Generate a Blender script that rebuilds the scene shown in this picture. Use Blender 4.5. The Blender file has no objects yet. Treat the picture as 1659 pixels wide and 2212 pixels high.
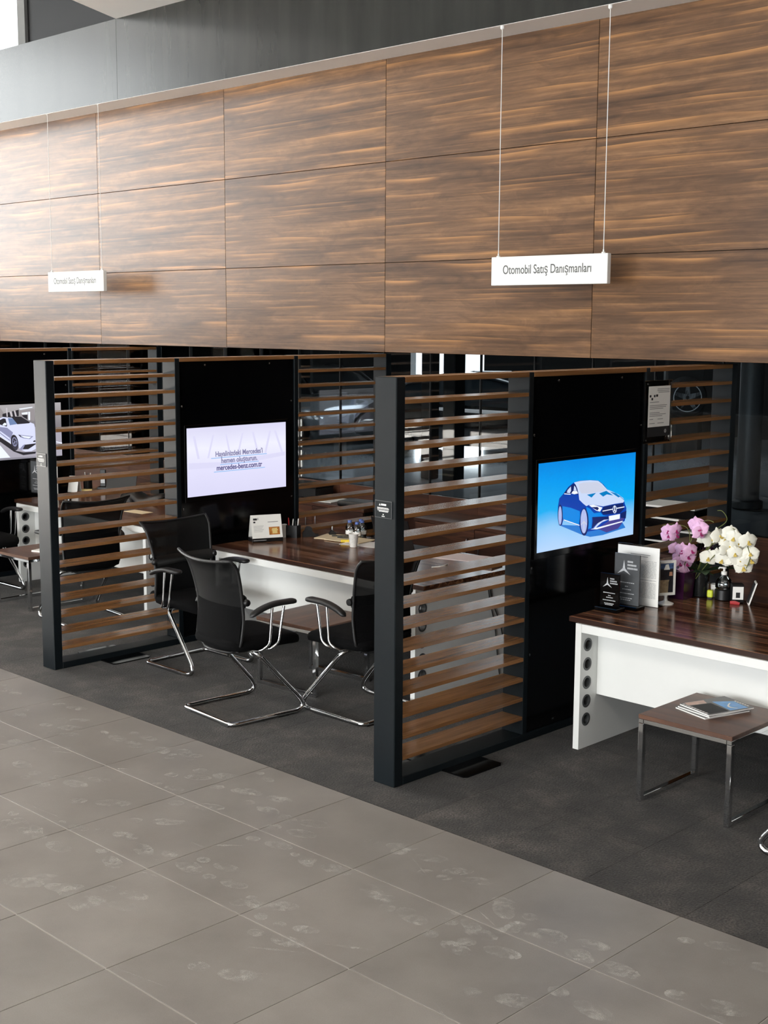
import bpy, bmesh, math, random
from mathutils import Vector, Matrix

random.seed(7)
SC = bpy.context.scene
COL = SC.collection

# ------------------------------------------------------------------ camera
cam_d = bpy.data.cameras.new('camera')
cam_d.sensor_fit = 'HORIZONTAL'
cam_d.sensor_width = 36.0
cam_d.lens = 2847.9 / 1659 * 36.0
cam_d.clip_end = 200
cam = bpy.data.objects.new('camera', cam_d)
COL.objects.link(cam)
_r = Vector((0.71376517, 0.70036548, 0.00524116))
_u = Vector((-0.10473746, 0.09933626, 0.98952634))
_f = Vector((-0.69250945, 0.70683838, -0.14425727))
cam.matrix_world = Matrix(((_r.x, _u.x, -_f.x, 4.50146), (_r.y, _u.y, -_f.y, -4.67748),
                           (_r.z, _u.z, -_f.z, 2.37906), (0, 0, 0, 1)))
SC.camera = cam

# ------------------------------------------------------------------ world, light, exposure
SC.view_settings.view_transform = 'Standard'
SC.view_settings.look = 'None'
SC.view_settings.exposure = 0.12
SC.view_settings.gamma = 1.0
SC.view_settings.use_curve_mapping = False
SC.cycles.use_denoising = True
SC.cycles.max_bounces = 8
SC.cycles.sample_clamp_indirect = 6.0
SC.cycles.caustics_reflective = True
SC.cycles.blur_glossy = 1.0
SC.cycles.caustics_refractive = False

W = bpy.data.worlds.new('world')
SC.world = W
W.use_nodes = True
bg = W.node_tree.nodes['Background']
bg.inputs[0].default_value = (0.93, 0.98, 1.0, 1)
bg.inputs[1].default_value = 2.2


def area(name, loc, direction, sx, sy, radiance, color=(1, 1, 1), spread=180):
    l = bpy.data.lights.new(name, 'AREA')
    l.shape = 'RECTANGLE'
    l.size, l.size_y = sx, sy
    l.energy = radiance * math.pi * sx * sy
    l.color = color
    l.spread = math.radians(spread)
    o = bpy.data.objects.new(name, l)
    COL.objects.link(o)
    o.location = loc
    o.rotation_euler = Vector(direction).to_track_quat('-Z', 'Y').to_euler()
    return o


# daylight through the glazed facade at the far left end of the hall
area('daylight_left_facade', (-22.4, -3.5, 5.2), (1, 0, 0), 13, 6.2, 8.5, (0.95, 0.99, 1.0))
# daylight through the glazing behind the photographer
area('daylight_front_facade', (1.0, -18.75, 2.7), (0, 1, 0), 14, 4.6, 14.0, (0.97, 0.99, 1.0))
# added fill light under the hall ceiling, no fixtures there
area('added_fill_hall', (1.5, -5.0, 5.12), (0, 0, -1), 6, 2.0, 5.0, (1.0, 0.93, 0.84))
# daylight entering the showroom behind the glass through its own window
area('daylight_showroom_window', (-17.4, 20.4, 2.0), (0, -1, 0), 3.4, 3.4, 5.0, (0.92, 0.97, 1.0))
# added fill under the showroom ceiling, lifts the display wheel, cars and floor
area('added_fill_showroom', (-10.0, 12.5, 3.58), (0, 0, -1), 4, 4, 3.0, (0.95, 0.98, 1.0))
# added sun through the far left facade; its unseen floor patch brightens the ceiling
sun_d = bpy.data.lights.new('sun', 'SUN')
sun_d.energy = 300.0
sun_d.angle = math.radians(0.6)
sun_d.color = (1.0, 0.97, 0.92)
sun = bpy.data.objects.new('sun', sun_d)
COL.objects.link(sun)
sun.rotation_euler = Vector((0.80, 0.05, -0.60)).to_track_quat('-Z', 'Y').to_euler()


# ------------------------------------------------------------------ materials
def lin(c):
    return tuple((v / 255 / 12.92) if v <= 10 else (((v / 255 + 0.055) / 1.055) ** 2.4) for v in c) + (1.0,)


MATS = {}


def new_mat(name):
    m = bpy.data.materials.new(name)
    m.use_nodes = True
    nt = m.node_tree
    b = nt.nodes['Principled BSDF']
    MATS[name] = m
    return m, nt, b


def plain(name, rgb, rough=0.5, metal=0.0, spec=0.5, var=0.06, scale=40.0, bump=0.0, coat=0.0):
    """one colour with a little procedural variation"""
    m, nt, b = new_mat(name)
    b.inputs['Roughness'].default_value = rough
    b.inputs['Metallic'].default_value = metal
    b.inputs['Specular IOR Level'].default_value = spec
    b.inputs['Coat Weight'].default_value = coat
    tc = nt.nodes.new('ShaderNodeTexCoord')
    n = nt.nodes.new('ShaderNodeTexNoise')
    n.inputs['Scale'].default_value = scale
    n.inputs['Detail'].default_value = 4
    nt.links.new(tc.outputs['Object'], n.inputs['Vector'])
    cr = nt.nodes.new('ShaderNodeValToRGB')
    c = lin(rgb)
    cr.color_ramp.elements[0].position = 0.3
    cr.color_ramp.elements[1].position = 0.7
    cr.color_ramp.elements[0].color = tuple(v * (1 - var) for v in c[:3]) + (1,)
    cr.color_ramp.elements[1].color = tuple(min(1, v * (1 + var)) for v in c[:3]) + (1,)
    nt.links.new(n.outputs['Fac'], cr.inputs['Fac'])
    nt.links.new(cr.outputs['Color'], b.inputs['Base Color'])
    if bump:
        bp = nt.nodes.new('ShaderNodeBump')
        bp.inputs['Strength'].default_value = bump
        bp.inputs['Distance'].default_value = 0.003
        nt.links.new(n.outputs['Fac'], bp.inputs['Height'])
        nt.links.new(bp.outputs['Normal'], b.inputs['Normal'])
    return m


def wood(name, cols, along=0, rough=0.35, stretch=(0.55, 9.0), streak=None, streak_w=0.5, spec=0.5, bump=0.05, dist=0.6):
    """walnut laminate: grain runs along axis `along` of the object"""
    m, nt, b = new_mat(name)
    b.inputs['Specular IOR Level'].default_value = spec
    N, L = nt.nodes.new, nt.links.new
    tc = N('ShaderNodeTexCoord')
    oi = N('ShaderNodeObjectInfo')
    ad = N('ShaderNodeVectorMath'); ad.operation = 'ADD'
    mu = N('ShaderNodeVectorMath'); mu.operation = 'SCALE'
    mu.inputs[0].default_value = (13.7, 7.3, 21.9)
    L(oi.outputs['Random'], mu.inputs['Scale'])
    L(tc.outputs['Object'], ad.inputs[0]); L(mu.outputs[0], ad.inputs[1])

    def noise(sa, sc, scale, detail, dist):
        mp = N('ShaderNodeMapping')
        s = [sc, sc, sc]; s[along] = sa
        mp.inputs['Scale'].default_value = s
        L(ad.outputs[0], mp.inputs['Vector'])
        n = N('ShaderNodeTexNoise')
        n.inputs['Scale'].default_value = scale
        n.inputs['Detail'].default_value = detail
        n.inputs['Roughness'].default_value = 0.6
        n.inputs['Distortion'].default_value = dist
        L(mp.outputs[0], n.inputs['Vector'])
        return n
    big = noise(stretch[0], stretch[1], 1.0, 7, dist)
    cr = N('ShaderNodeValToRGB')
    el = cr.color_ramp.elements
    pos = [0.30 + 0.42 * i / (len(cols) - 1) for i in range(len(cols))]
    el[0].position, el[0].color = pos[0], lin(cols[0])
    el[1].position, el[1].color = pos[-1], lin(cols[-1])
    for p, c in list(zip(pos, cols))[1:-1]:
        e = el.new(p); e.color = lin(c)
    L(big.outputs['Fac'], cr.inputs['Fac'])
    fine = noise(stretch[0] * 5, stretch[1] * 14, 1.0, 5, 0.3)
    fr = N('ShaderNodeMapRange')
    fr.inputs['From Min'].default_value, fr.inputs['From Max'].default_value = 0.3, 0.7
    fr.inputs['To Min'].default_value, fr.inputs['To Max'].default_value = 0.72, 1.22
    L(fine.outputs['Fac'], fr.inputs['Value'])
    mx = N('ShaderNodeMix'); mx.data_type = 'RGBA'; mx.blend_type = 'MULTIPLY'
    mx.inputs['Factor'].default_value = 0.8
    L(cr.outputs['Color'], mx.inputs[6]); L(fr.outputs[0], mx.inputs[7])
    out = mx.outputs[2]
    if streak:
        st = noise(stretch[0] * 1.1, stretch[1] * 1.0, 1.0, 2, dist * 1.2)
        sr = N('ShaderNodeValToRGB')
        e = sr.color_ramp.elements
        e[0].position, e[0].color = 0.50, (0, 0, 0, 1)
        e[1].position, e[1].color = 0.565, (0, 0, 0, 1)
        k = e.new(0.535); k.color = (1, 1, 1, 1)
        L(st.outputs['Fac'], sr.inputs['Fac'])
        m2 = N('ShaderNodeMix'); m2.data_type = 'RGBA'
        ms = N('ShaderNodeMath'); ms.operation = 'MULTIPLY'; ms.inputs[1].default_value = streak_w
        L(sr.outputs['Color'], ms.inputs[0]); L(ms.outputs[0], m2.inputs['Factor'])
        L(out, m2.inputs[6]); m2.inputs[7].default_value = lin(streak)
        out = m2.outputs[2]
    L(out, b.inputs['Base Color'])
    rr = N('ShaderNodeMapRange')
    rr.inputs['To Min'].default_value, rr.inputs['To Max'].default_value = rough * 0.85, rough * 1.2
    L(fine.outputs['Fac'], rr.inputs['Value']); L(rr.outputs[0], b.inputs['Roughness'])
    if bump:
        bp = N('ShaderNodeBump'); bp.inputs['Strength'].default_value = bump; bp.inputs['Distance'].default_value = 0.002
        L(fine.outputs['Fac'], bp.inputs['Height']); L(bp.outputs['Normal'], b.inputs['Normal'])
    return m


def emit(name, rgb, strength=1.0):
    m, nt, b = new_mat(name)
    b.inputs['Base Color'].default_value = (0.01, 0.01, 0.01, 1)
    b.inputs['Roughness'].default_value = 0.3
    b.inputs['Emission Color'].default_value = lin(rgb)
    b.inputs['Emission Strength'].default_value = strength
    return m


M = MATS
WALNUT = [(52, 32, 24), (84, 54, 39), (112, 76, 54), (140, 98, 68)]
wood('slat_wood', [(112, 76, 46), (140, 98, 60), (160, 114, 72)], 1, 0.2, (0.8, 14), spec=0.6)
wood('desk_wood', [(38, 21, 15), (72, 43, 30), (104, 67, 47), (150, 106, 76)], 0, 0.17, (0.3, 13.0), (176, 126, 88), 0.55, dist=0.25)
wood('table_wood', [(70, 45, 34), (94, 64, 48), (112, 78, 58)], 0, 0.4, (0.7, 9.0))
wood('cabinet_wood', [(44, 26, 20), (72, 44, 32), (96, 60, 42)], 0, 0.35, (0.5, 8.0), (130, 86, 58), 0.35)
def fascia_wood():
    """walnut print: long level bands, flowing cathedral figure, thin golden streaks"""
    m, nt, b = new_mat('fascia_wood')
    N, L = nt.nodes.new, nt.links.new
    tc = N('ShaderNodeTexCoord'); oi = N('ShaderNodeObjectInfo')
    sc = N('ShaderNodeVectorMath'); sc.operation = 'SCALE'; sc.inputs[0].default_value = (3.7, 0.0, 0.63)
    ad = N('ShaderNodeVectorMath'); ad.operation = 'ADD'
    L(oi.outputs['Random'], sc.inputs['Scale']); L(tc.outputs['Object'], ad.inputs[0]); L(sc.outputs[0], ad.inputs[1])

    def mapped(sx, sz):
        mp = N('ShaderNodeMapping'); mp.inputs['Scale'].default_value = (sx, 1, sz); L(ad.outputs[0], mp.inputs[0]); return mp

    def noise(mp, detail, rough, dist=0.0):
        n = N('ShaderNodeTexNoise'); n.inputs['Scale'].default_value = 1.0; n.inputs['Detail'].default_value = detail
        n.inputs['Roughness'].default_value = rough; n.inputs['Distortion'].default_value = dist; L(mp.outputs[0], n.inputs['Vector']); return n

    def ramp(src, stops):
        cr = N('ShaderNodeValToRGB'); e = cr.color_ramp.elements
        e[0].position, e[0].color = stops[0][0], lin(stops[0][1]); e[1].position, e[1].color = stops[-1][0], lin(stops[-1][1])
        for p, c in stops[1:-1]:
            k = e.new(p); k.color = lin(c)
        L(src, cr.inputs['Fac']); return cr
    def math_(op, x, y=None, z=None):
        q = N('ShaderNodeMath'); q.operation = op
        for i, v in enumerate((x, y, z)):
            if v is None:
                continue
            if isinstance(v, (int, float)):
                q.inputs[i].default_value = v
            else:
                L(v, q.inputs[i])
        return q.outputs[0]

    def rng(src, f0, f1, t0, t1):
        q = N('ShaderNodeMapRange'); q.inputs['From Min'].default_value, q.inputs['From Max'].default_value = f0, f1
        q.inputs['To Min'].default_value, q.inputs['To Max'].default_value = t0, t1
        L(src, q.inputs['Value']); return q.outputs[0]

    def mult(x, y):
        q = N('ShaderNodeMix'); q.data_type = 'RGBA'; q.blend_type = 'MULTIPLY'; q.inputs['Factor'].default_value = 1.0
        L(x, q.inputs[6]); L(y, q.inputs[7]); return q.outputs[2]
    # base tone: level bands with fine grain
    bands = noise(mapped(0.30, 11.0), 9, 0.66, 0.15)
    base = ramp(bands.outputs['Fac'], [(0.30, (58, 39, 26)), (0.43, (86, 61, 41)), (0.56, (110, 80, 54)), (0.70, (136, 101, 68))]).outputs['Color']
    grain = noise(mapped(1.3, 60.0), 6, 0.7, 0.3)
    base = mult(base, rng(grain.outputs['Fac'], 0.3, 0.7, 0.70, 1.28))
    fig = noise(mapped(3.2, 14.0), 6, 0.65, 1.3)
    base = mult(base, rng(fig.outputs['Fac'], 0.32, 0.68, 0.74, 1.24))
    # leaves of veneer: a soft light edge that breaks off sharply, now and then
    sx = N('ShaderNodeSeparateXYZ'); L(ad.outputs[0], sx.inputs[0])
    wav = noise(mapped(0.38, 2.2), 2, 0.5)

    def leaf(freq, ph, power, lo, hi):
        v = math_('MULTIPLY_ADD', wav.outputs['Fac'], 1.5, math_('MULTIPLY_ADD', sx.outputs['Z'], freq, ph))
        fr = math_('FRACT', v)
        k = math_('FLOOR', v)
        cx = N('ShaderNodeCombineXYZ'); L(math_('MULTIPLY', sx.outputs['X'], 1.25), cx.inputs[0]); L(math_('MULTIPLY', k, 5.31), cx.inputs[1])
        nz = N('ShaderNodeTexNoise'); nz.inputs['Scale'].default_value = 1.0; nz.inputs['Detail'].default_value = 1.5
        L(cx.outputs[0], nz.inputs['Vector'])
        return math_('MULTIPLY', math_('POWER', fr, power), rng(nz.outputs['Fac'], lo, hi, 0.0, 1.0))
    s1 = leaf(8.3, 0.0, 6.0, 0.45, 0.62)
    s2 = leaf(13.7, 0.37, 9.0, 0.47, 0.64)
    st = math_('MINIMUM', math_('MULTIPLY_ADD', s2, 0.7, s1), 1.0)
    m3 = N('ShaderNodeMix'); m3.data_type = 'RGBA'; m3.inputs[7].default_value = lin((192, 138, 84))
    L(math_('MULTIPLY', st, 0.68), m3.inputs['Factor']); L(base, m3.inputs[6])
    L(m3.outputs[2], b.inputs['Base Color'])
    b.inputs['Roughness'].default_value = 0.35


fascia_wood()
plain('black_metal', (13, 20, 24), 0.42, 0.0, 0.26, 0.1, 30)
plain('black_gloss', (4, 4, 5), 0.12, 0.0, 0.4, 0.05)
plain('black_plastic', (10, 10, 11), 0.45)
plain('arm_plastic', (17, 17, 18), 0.5)
plain('black_fabric', (8, 8, 9), 0.95, 0, 0.1, 0.2, 300, 0.4)
plain('white_laminate', (226, 227, 224), 0.45, 0, 0.5, 0.015, 6)
plain('chrome', (222, 224, 226), 0.06, 1.0, 0.5, 0.01)
plain('steel', (150, 152, 154), 0.25, 1.0)
plain('grommet_grey', (74, 76, 77), 0.4)
plain('edge_brown', (44, 25, 18), 0.3)
plain('rim_silver', (196, 200, 204), 0.35)
plain('ceiling_white', (246, 245, 242), 0.7, 0, 0.3, 0.01, 3)
plain('plaster_white', (248, 247, 244), 0.7, 0, 0.3, 0.01, 3)
plain('sign_white', (240, 241, 238), 0.55, 0, 0.25, 0.005)
plain('sign_text', (84, 85, 84), 0.5)
plain('dark_wall', (30, 31, 31), 0.6, 0, 0.4, 0.1, 2)
plain('hall_grey', (120, 120, 118), 0.7, 0, 0.3, 0.05, 2)
plain('dark_void', (7, 7, 8), 0.6, 0, 0.3)
plain('grout', (172, 166, 158), 0.7)
plain('paper', (240, 239, 234), 0.7, 0, 0.3, 0.01)
plain('paper_cream', (232, 214, 178), 0.7, 0, 0.3, 0.03)
plain('paper_pink', (226, 212, 212), 0.7, 0, 0.3, 0.02)
plain('print_grey', (150, 150, 150), 0.7)
plain('print_dark', (30, 30, 31), 0.6)
plain('print_light', (196, 198, 200), 0.6)
plain('white_plastic', (238, 236, 230), 0.4)
plain('yellow', (236, 206, 60), 0.5)
plain('lime', (214, 226, 60), 0.5)
plain('red', (170, 26, 30), 0.5)
plain('bottle_blue', (90, 112, 176), 0.4)
plain('photo_sand', (150, 132, 104), 0.5, var=0.3, scale=60)
plain('photo_blue', (70, 96, 140), 0.5, var=0.5, scale=60)
plain('photo_dark', (30, 30, 36), 0.5, var=0.5, scale=60)
plain('photo_skin', (190, 140, 110), 0.6)
plain('orange_print', (176, 112, 48), 0.5, var=0.3, scale=80)
plain('yellow_print', (226, 200, 130), 0.5)
plain('pot_purple', (58, 22, 52), 0.25)
plain('pot_dark', (28, 30, 30), 0.12)
plain('leaf', (38, 62, 34), 0.4, 0, 0.5, 0.25, 12)
plain('stem', (104, 110, 58), 0.5)
plain('soil', (60, 42, 44), 0.9, var=0.4)
plain('petal_pink', (244, 194, 230), 0.6, 0, 0.3, 0.12, 60)
plain('petal_white', (240, 238, 224), 0.6, 0, 0.3, 0.03, 60)
plain('lip_magenta', (168, 40, 110), 0.5)
plain('lip_yellow', (212, 186, 96), 0.5)
plain('mag_cover', (52, 46, 44), 0.3, var=0.2)
plain('mag_blue', (70, 150, 215), 0.3, var=0.15)
plain('mag_flesh', (206, 168, 150), 0.35, var=0.15)
plain('plaque_grey', (84, 86, 88), 0.25)
plain('poster_blue', (22, 58, 120), 0.4, var=0.4, scale=3)
plain('poster_light', (190, 210, 232), 0.4)
plain('car_black', (10, 11, 13), 0.08, 0, 0.6, coat=1.0)
plain('car_silver', (190, 198, 206), 0.15, 0.6, coat=1.0)
plain('car_glass', (24, 30, 34), 0.04)
plain('tyre', (16, 16, 17), 0.8)
plain('lamp_lens', (230, 236, 240), 0.1)
plain('bag_black', (14, 14, 15), 0.35, var=0.3)
plain('showroom_floor', (150, 156, 162), 0.16)
plain('column_grey', (60, 62, 64), 0.5)

# textured: stone tile
m, nt, b = new_mat('stone_tile')
N, L = nt.nodes.new, nt.links.new
tc = N('ShaderNodeTexCoord'); oi = N('ShaderNodeObjectInfo'); geo = N('ShaderNodeNewGeometry')
n1 = N('ShaderNodeTexNoise'); n1.inputs['Scale'].default_value = 2.2; n1.inputs['Detail'].default_value = 7; n1.inputs['Roughness'].default_value = 0.62
n2 = N('ShaderNodeTexNoise'); n2.inputs['Scale'].default_value = 220; n2.inputs['Detail'].default_value = 2
L(geo.outputs['Position'], n1.inputs['Vector']); L(geo.outputs['Position'], n2.inputs['Vector'])
cr = N('ShaderNodeValToRGB'); e = cr.color_ramp.elements
e[0].position, e[0].color = 0.32, lin((126, 121, 117)); e[1].position, e[1].color = 0.72, lin((146, 141, 136))
L(n1.outputs['Fac'], cr.inputs['Fac'])
hs = N('ShaderNodeHueSaturation'); mr = N('ShaderNodeMapRange')
mr.inputs['To Min'].default_value, mr.inputs['To Max'].default_value = 0.95, 1.05
L(oi.outputs['Random'], mr.inputs['Value']); L(mr.outputs[0], hs.inputs['Value'])
L(cr.outputs['Color'], hs.inputs['Color'])
mx = N('ShaderNodeMix'); mx.data_type = 'RGBA'; mx.blend_type = 'MULTIPLY'; mx.inputs['Factor'].default_value = 0.25
L(hs.outputs[0], mx.inputs[6]); L(n2.outputs['Fac'], mx.inputs[7]); L(mx.outputs[2], b.inputs['Base Color'])
rr = N('ShaderNodeMapRange'); rr.inputs['To Min'].default_value, rr.inputs['To Max'].default_value = 0.28, 0.48
L(n1.outputs['Fac'], rr.inputs['Value']); L(rr.outputs[0], b.inputs['Roughness'])

# textured: carpet
m, nt, b = new_mat('carpet')
N, L = nt.nodes.new, nt.links.new
oi = N('ShaderNodeObjectInfo'); geo = N('ShaderNodeNewGeometry')
n1 = N('ShaderNodeTexNoise'); n1.inputs['Scale'].default_value = 3.4; n1.inputs['Detail'].default_value = 5; n1.inputs['Roughness'].default_value = 0.65
n2 = N('ShaderNodeTexNoise'); n2.inputs['Scale'].default_value = 95; n2.inputs['Detail'].default_value = 3
n3 = N('ShaderNodeTexNoise'); n3.inputs['Scale'].default_value = 520; n3.inputs['Detail'].default_value = 1
for n in (n1, n2, n3):
    L(geo.outputs['Position'], n.inputs['Vector'])
cr = N('ShaderNodeValToRGB'); e = cr.color_ramp.elements
e[0].position, e[0].color = 0.34, lin((28, 25, 23)); e[1].position, e[1].color = 0.68, lin((64, 59, 55))
k = e.new(0.5); k.color = lin((42, 39, 36))
L(n1.outputs['Fac'], cr.inputs['Fac'])
mr = N('ShaderNodeMapRange'); mr.inputs['From Min'].default_value, mr.inputs['From Max'].default_value = 0.3, 0.7
mr.inputs['To Min'].default_value, mr.inputs['To Max'].default_value = 0.2, 1.9
L(n2.outputs['Fac'], mr.inputs['Value'])
mx = N('ShaderNodeMix'); mx.data_type = 'RGBA'; mx.blend_type = 'MULTIPLY'; mx.inputs['Factor'].default_value = 0.9
L(cr.outputs['Color'], mx.inputs[6]); L(mr.outputs[0], mx.inputs[7])
hs = N('ShaderNodeHueSaturation'); mr2 = N('ShaderNodeMapRange')
mr2.inputs['To Min'].default_value, mr2.inputs['To Max'].default_value = 0.72, 1.15
L(oi.outputs['Random'], mr2.inputs['Value']); L(mr2.outputs[0], hs.inputs['Value']); L(mx.outputs[2], hs.inputs['Color'])
L(hs.outputs[0], b.inputs['Base Color'])
b.inputs['Roughness'].default_value = 0.95; b.inputs['Specular IOR Level'].default_value = 0.15
b.inputs['Sheen Weight'].default_value = 0.11
bp = N('ShaderNodeBump'); bp.inputs['Strength'].default_value = 0.8; bp.inputs['Distance'].default_value = 0.006
L(n2.outputs['Fac'], bp.inputs['Height']); L(bp.outputs['Normal'], b.inputs['Normal'])

# textured: grey upper wall with faint vertical streaks
m, nt, b = new_mat('grey_paint')
N, L = nt.nodes.new, nt.links.new
geo = N('ShaderNodeNewGeometry'); mp = N('ShaderNodeMapping'); mp.inputs['Scale'].default_value = (5, 5, 0.5)
n1 = N('ShaderNodeTexNoise'); n1.inputs['Scale'].default_value = 1.2; n1.inputs['Detail'].default_value = 5
L(geo.outputs['Position'], mp.inputs[0]); L(mp.outputs[0], n1.inputs['Vector'])
cr = N('ShaderNodeValToRGB'); e = cr.color_ramp.elements
e[0].position, e[0].color = 0.3, lin((30, 32, 31)); e[1].position, e[1].color = 0.7, lin((42, 44, 42))
L(n1.outputs['Fac'], cr.inputs['Fac']); L(cr.outputs['Color'], b.inputs['Base Color'])
b.inputs['Roughness'].default_value = 0.22; b.inputs['Specular IOR Level'].default_value = 0.35


def glassy(name, tint, rough, gloss_extra=0.0, ior=1.5):
    """thin pane: fresnel mirror over a tinted see-through sheet"""
    m = bpy.data.materials.new(name); m.use_nodes = True
    nt = m.node_tree; nt.nodes.clear()
    N, L = nt.nodes.new, nt.links.new
    out = N('ShaderNodeOutputMaterial'); mix = N('ShaderNodeMixShader'); tr = N('ShaderNodeBsdfTransparent')
    gl = N('ShaderNodeBsdfGlossy'); fr = N('ShaderNodeFresnel'); ad = N('ShaderNodeMath'); ad.operation = 'ADD'; ad.use_clamp = True
    fr.inputs['IOR'].default_value = ior; ad.inputs[1].default_value = gloss_extra
    gl.inputs['Roughness'].default_value = rough
    tr.inputs['Color'].default_value = tint
    L(fr.outputs[0], ad.inputs[0]); L(ad.outputs[0], mix.inputs[0]); L(tr.outputs[0], mix.inputs[1]); L(gl.outputs[0], mix.inputs[2])
    L(mix.outputs[0], out.inputs[0])
    MATS[name] = m
    return m


glassy('dark_glass', (0.8, 0.84, 0.86, 1), 0.015, 0.0, 1.33)
glassy('clear_acrylic', (0.93, 0.95, 0.95, 1), 0.03, 0.02)
glassy('clear_bottle', (0.86, 0.9, 0.92, 1), 0.03, 0.06)

# mesh fabric that lets a little through
m = bpy.data.materials.new('mesh_fabric'); m.use_nodes = True; nt = m.node_tree; b = nt.nodes['Principled BSDF']
N, L = nt.nodes.new, nt.links.new
b.inputs['Base Color'].default_value = lin((8, 9, 10)); b.inputs['Roughness'].default_value = 0.6
b.inputs['Specular IOR Level'].default_value = 0.18
tr = N('ShaderNodeBsdfTransparent'); mix = N('ShaderNodeMixShader'); mix.inputs[0].default_value = 0.035
tc = N('ShaderNodeTexCoord'); wv = N('ShaderNodeTexNoise'); wv.inputs['Scale'].default_value = 260
bp = N('ShaderNodeBump'); bp.inputs['Strength'].default_value = 0.25; bp.inputs['Distance'].default_value = 0.002
L(tc.outputs['Object'], wv.inputs['Vector']); L(wv.outputs['Fac'], bp.inputs['Height']); L(bp.outputs['Normal'], b.inputs['Normal'])
o_ = nt.nodes['Material Output']
L(b.outputs[0], mix.inputs[1]); L(tr.outputs[0], mix.inputs[2]); L(mix.outputs[0], o_.inputs[0])
MATS['mesh_fabric'] = m

# dust of footprints on the stone: thin, broken up by noise
m = bpy.data.materials.new('dust'); m.use_nodes = True; nt = m.node_tree; b = nt.nodes['Principled BSDF']
N, L = nt.nodes.new, nt.links.new
b.inputs['Base Color'].default_value = lin((216, 213, 206)); b.inputs['Roughness'].default_value = 0.9
tr = N('ShaderNodeBsdfTransparent'); mix = N('ShaderNodeMixShader'); geo = N('ShaderNodeNewGeometry')
n1 = N('ShaderNodeTexNoise'); n1.inputs['Scale'].default_value = 26; n1.inputs['Detail'].default_value = 6; n1.inputs['Roughness'].default_value = 0.7
n2 = N('ShaderNodeTexNoise'); n2.inputs['Scale'].default_value = 11; n2.inputs['Detail'].default_value = 3
L(geo.outputs['Position'], n1.inputs['Vector']); L(geo.outputs['Position'], n2.inputs['Vector'])
r1 = N('ShaderNodeMapRange'); r1.inputs['From Min'].default_value, r1.inputs['From Max'].default_value = 0.42, 0.72
r1.inputs['To Min'].default_value, r1.inputs['To Max'].default_value = 0.05, 0.6
r2 = N('ShaderNodeMapRange'); r2.inputs['From Min'].default_value, r2.inputs['From Max'].default_value = 0.35, 0.65
L(n1.outputs['Fac'], r1.inputs['Value']); L(n2.outputs['Fac'], r2.inputs['Value'])
ml = N('ShaderNodeMath'); ml.operation = 'MULTIPLY'; L(r1.outputs[0], ml.inputs[0]); L(r2.outputs[0], ml.inputs[1])
o_ = nt.nodes['Material Output']
L(ml.outputs[0], mix.inputs[0]); L(tr.outputs[0], mix.inputs[1]); L(b.outputs[0], mix.inputs[2]); L(mix.outputs[0], o_.inputs[0])
MATS['dust'] = m


def screen_gradient(name, stops, strength, z0, z1, noise_amt=0.04):
    """backlit picture: vertical gradient over the object's own height"""
    m, nt, b = new_mat(name)
    N, L = nt.nodes.new, nt.links.new
    tc = N('ShaderNodeTexCoord'); sp = N('ShaderNodeSeparateXYZ'); mr = N('ShaderNodeMapRange')
    mr.inputs['From Min'].default_value, mr.inputs['From Max'].default_value = z0, z1
    n = N('ShaderNodeTexNoise'); n.inputs['Scale'].default_value = 3.0
    ad = N('ShaderNodeMath'); ad.operation = 'MULTIPLY_ADD'; ad.inputs[1].default_value = noise_amt * 4
    L(tc.outputs['Object'], sp.inputs[0]); L(sp.outputs['Z'], mr.inputs['Value']); L(tc.outputs['Object'], n.inputs['Vector'])
    L(n.outputs['Fac'], ad.inputs[0]); L(mr.outputs[0], ad.inputs[2])
    sb = N('ShaderNodeMath'); sb.operation = 'SUBTRACT'; sb.inputs[1].default_value = noise_amt * 2
    L(ad.outputs[0], sb.inputs[0])
    cr = N('ShaderNodeValToRGB'); e = cr.color_ramp.elements
    e[0].position, e[0].color = stops[0][0], lin(stops[0][1]); e[1].position, e[1].color = stops[-1][0], lin(stops[-1][1])
    for p, c in stops[1:-1]:
        k = e.new(p); k.color = lin(c)
    L(sb.outputs[0], cr.inputs['Fac']); L(cr.outputs['Color'], b.inputs['Emission Color'])
    b.inputs['Emission Strength'].default_value = strength
    b.inputs['Base Color'].default_value = (0.01, 0.01, 0.01, 1); b.inputs['Roughness'].default_value = 0.3


screen_gradient('screen_blue', [(0.0, (176, 208, 246)), (0.25, (140, 196, 240)), (0.45, (10, 168, 236)), (0.8, (0, 150, 232)), (1.0, (0, 132, 220))], 1.0, 1.084, 1.59)
screen_gradient('screen_lavender', [(0.0, (214, 212, 240)), (0.4, (222, 220, 246)), (0.7, (234, 234, 250)), (1.0, (214, 212, 238))], 1.0, 1.084, 1.59)
screen_gradient('screen_street', [(0.0, (150, 148, 160)), (0.5, (120, 116, 122)), (1.0, (180, 176, 178))], 0.9, 1.084, 1.59, 0.12)
for k_, c_ in dict(shadow=(40, 120, 205), navy=(0, 62, 168), blue=(0, 132, 222), pale=(196, 212, 242), grey=(198, 204, 224), teal=(0, 122, 190),
                   ink=(14, 34, 98), white=(236, 242, 255), lilac=(168, 182, 232), violet=(70, 66, 140)).items():
    emit('pix_' + k_, c_)
for k_, c_ in dict(road=(168, 164, 176), facade=(150, 144, 146), dark=(44, 42, 48), pillar=(196, 190, 196), car=(216, 220, 248), glass=(112, 134, 176),
                   side=(140, 142, 176), tyre=(60, 58, 70)).items():
    emit('pix_' + k_, c_)
emit('pix_text', (126, 124, 160)); emit('pix_text_dark', (84, 80, 130)); emit('pix_line', (150, 190, 236)); emit('pix_beam', (216, 214, 241))


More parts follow.
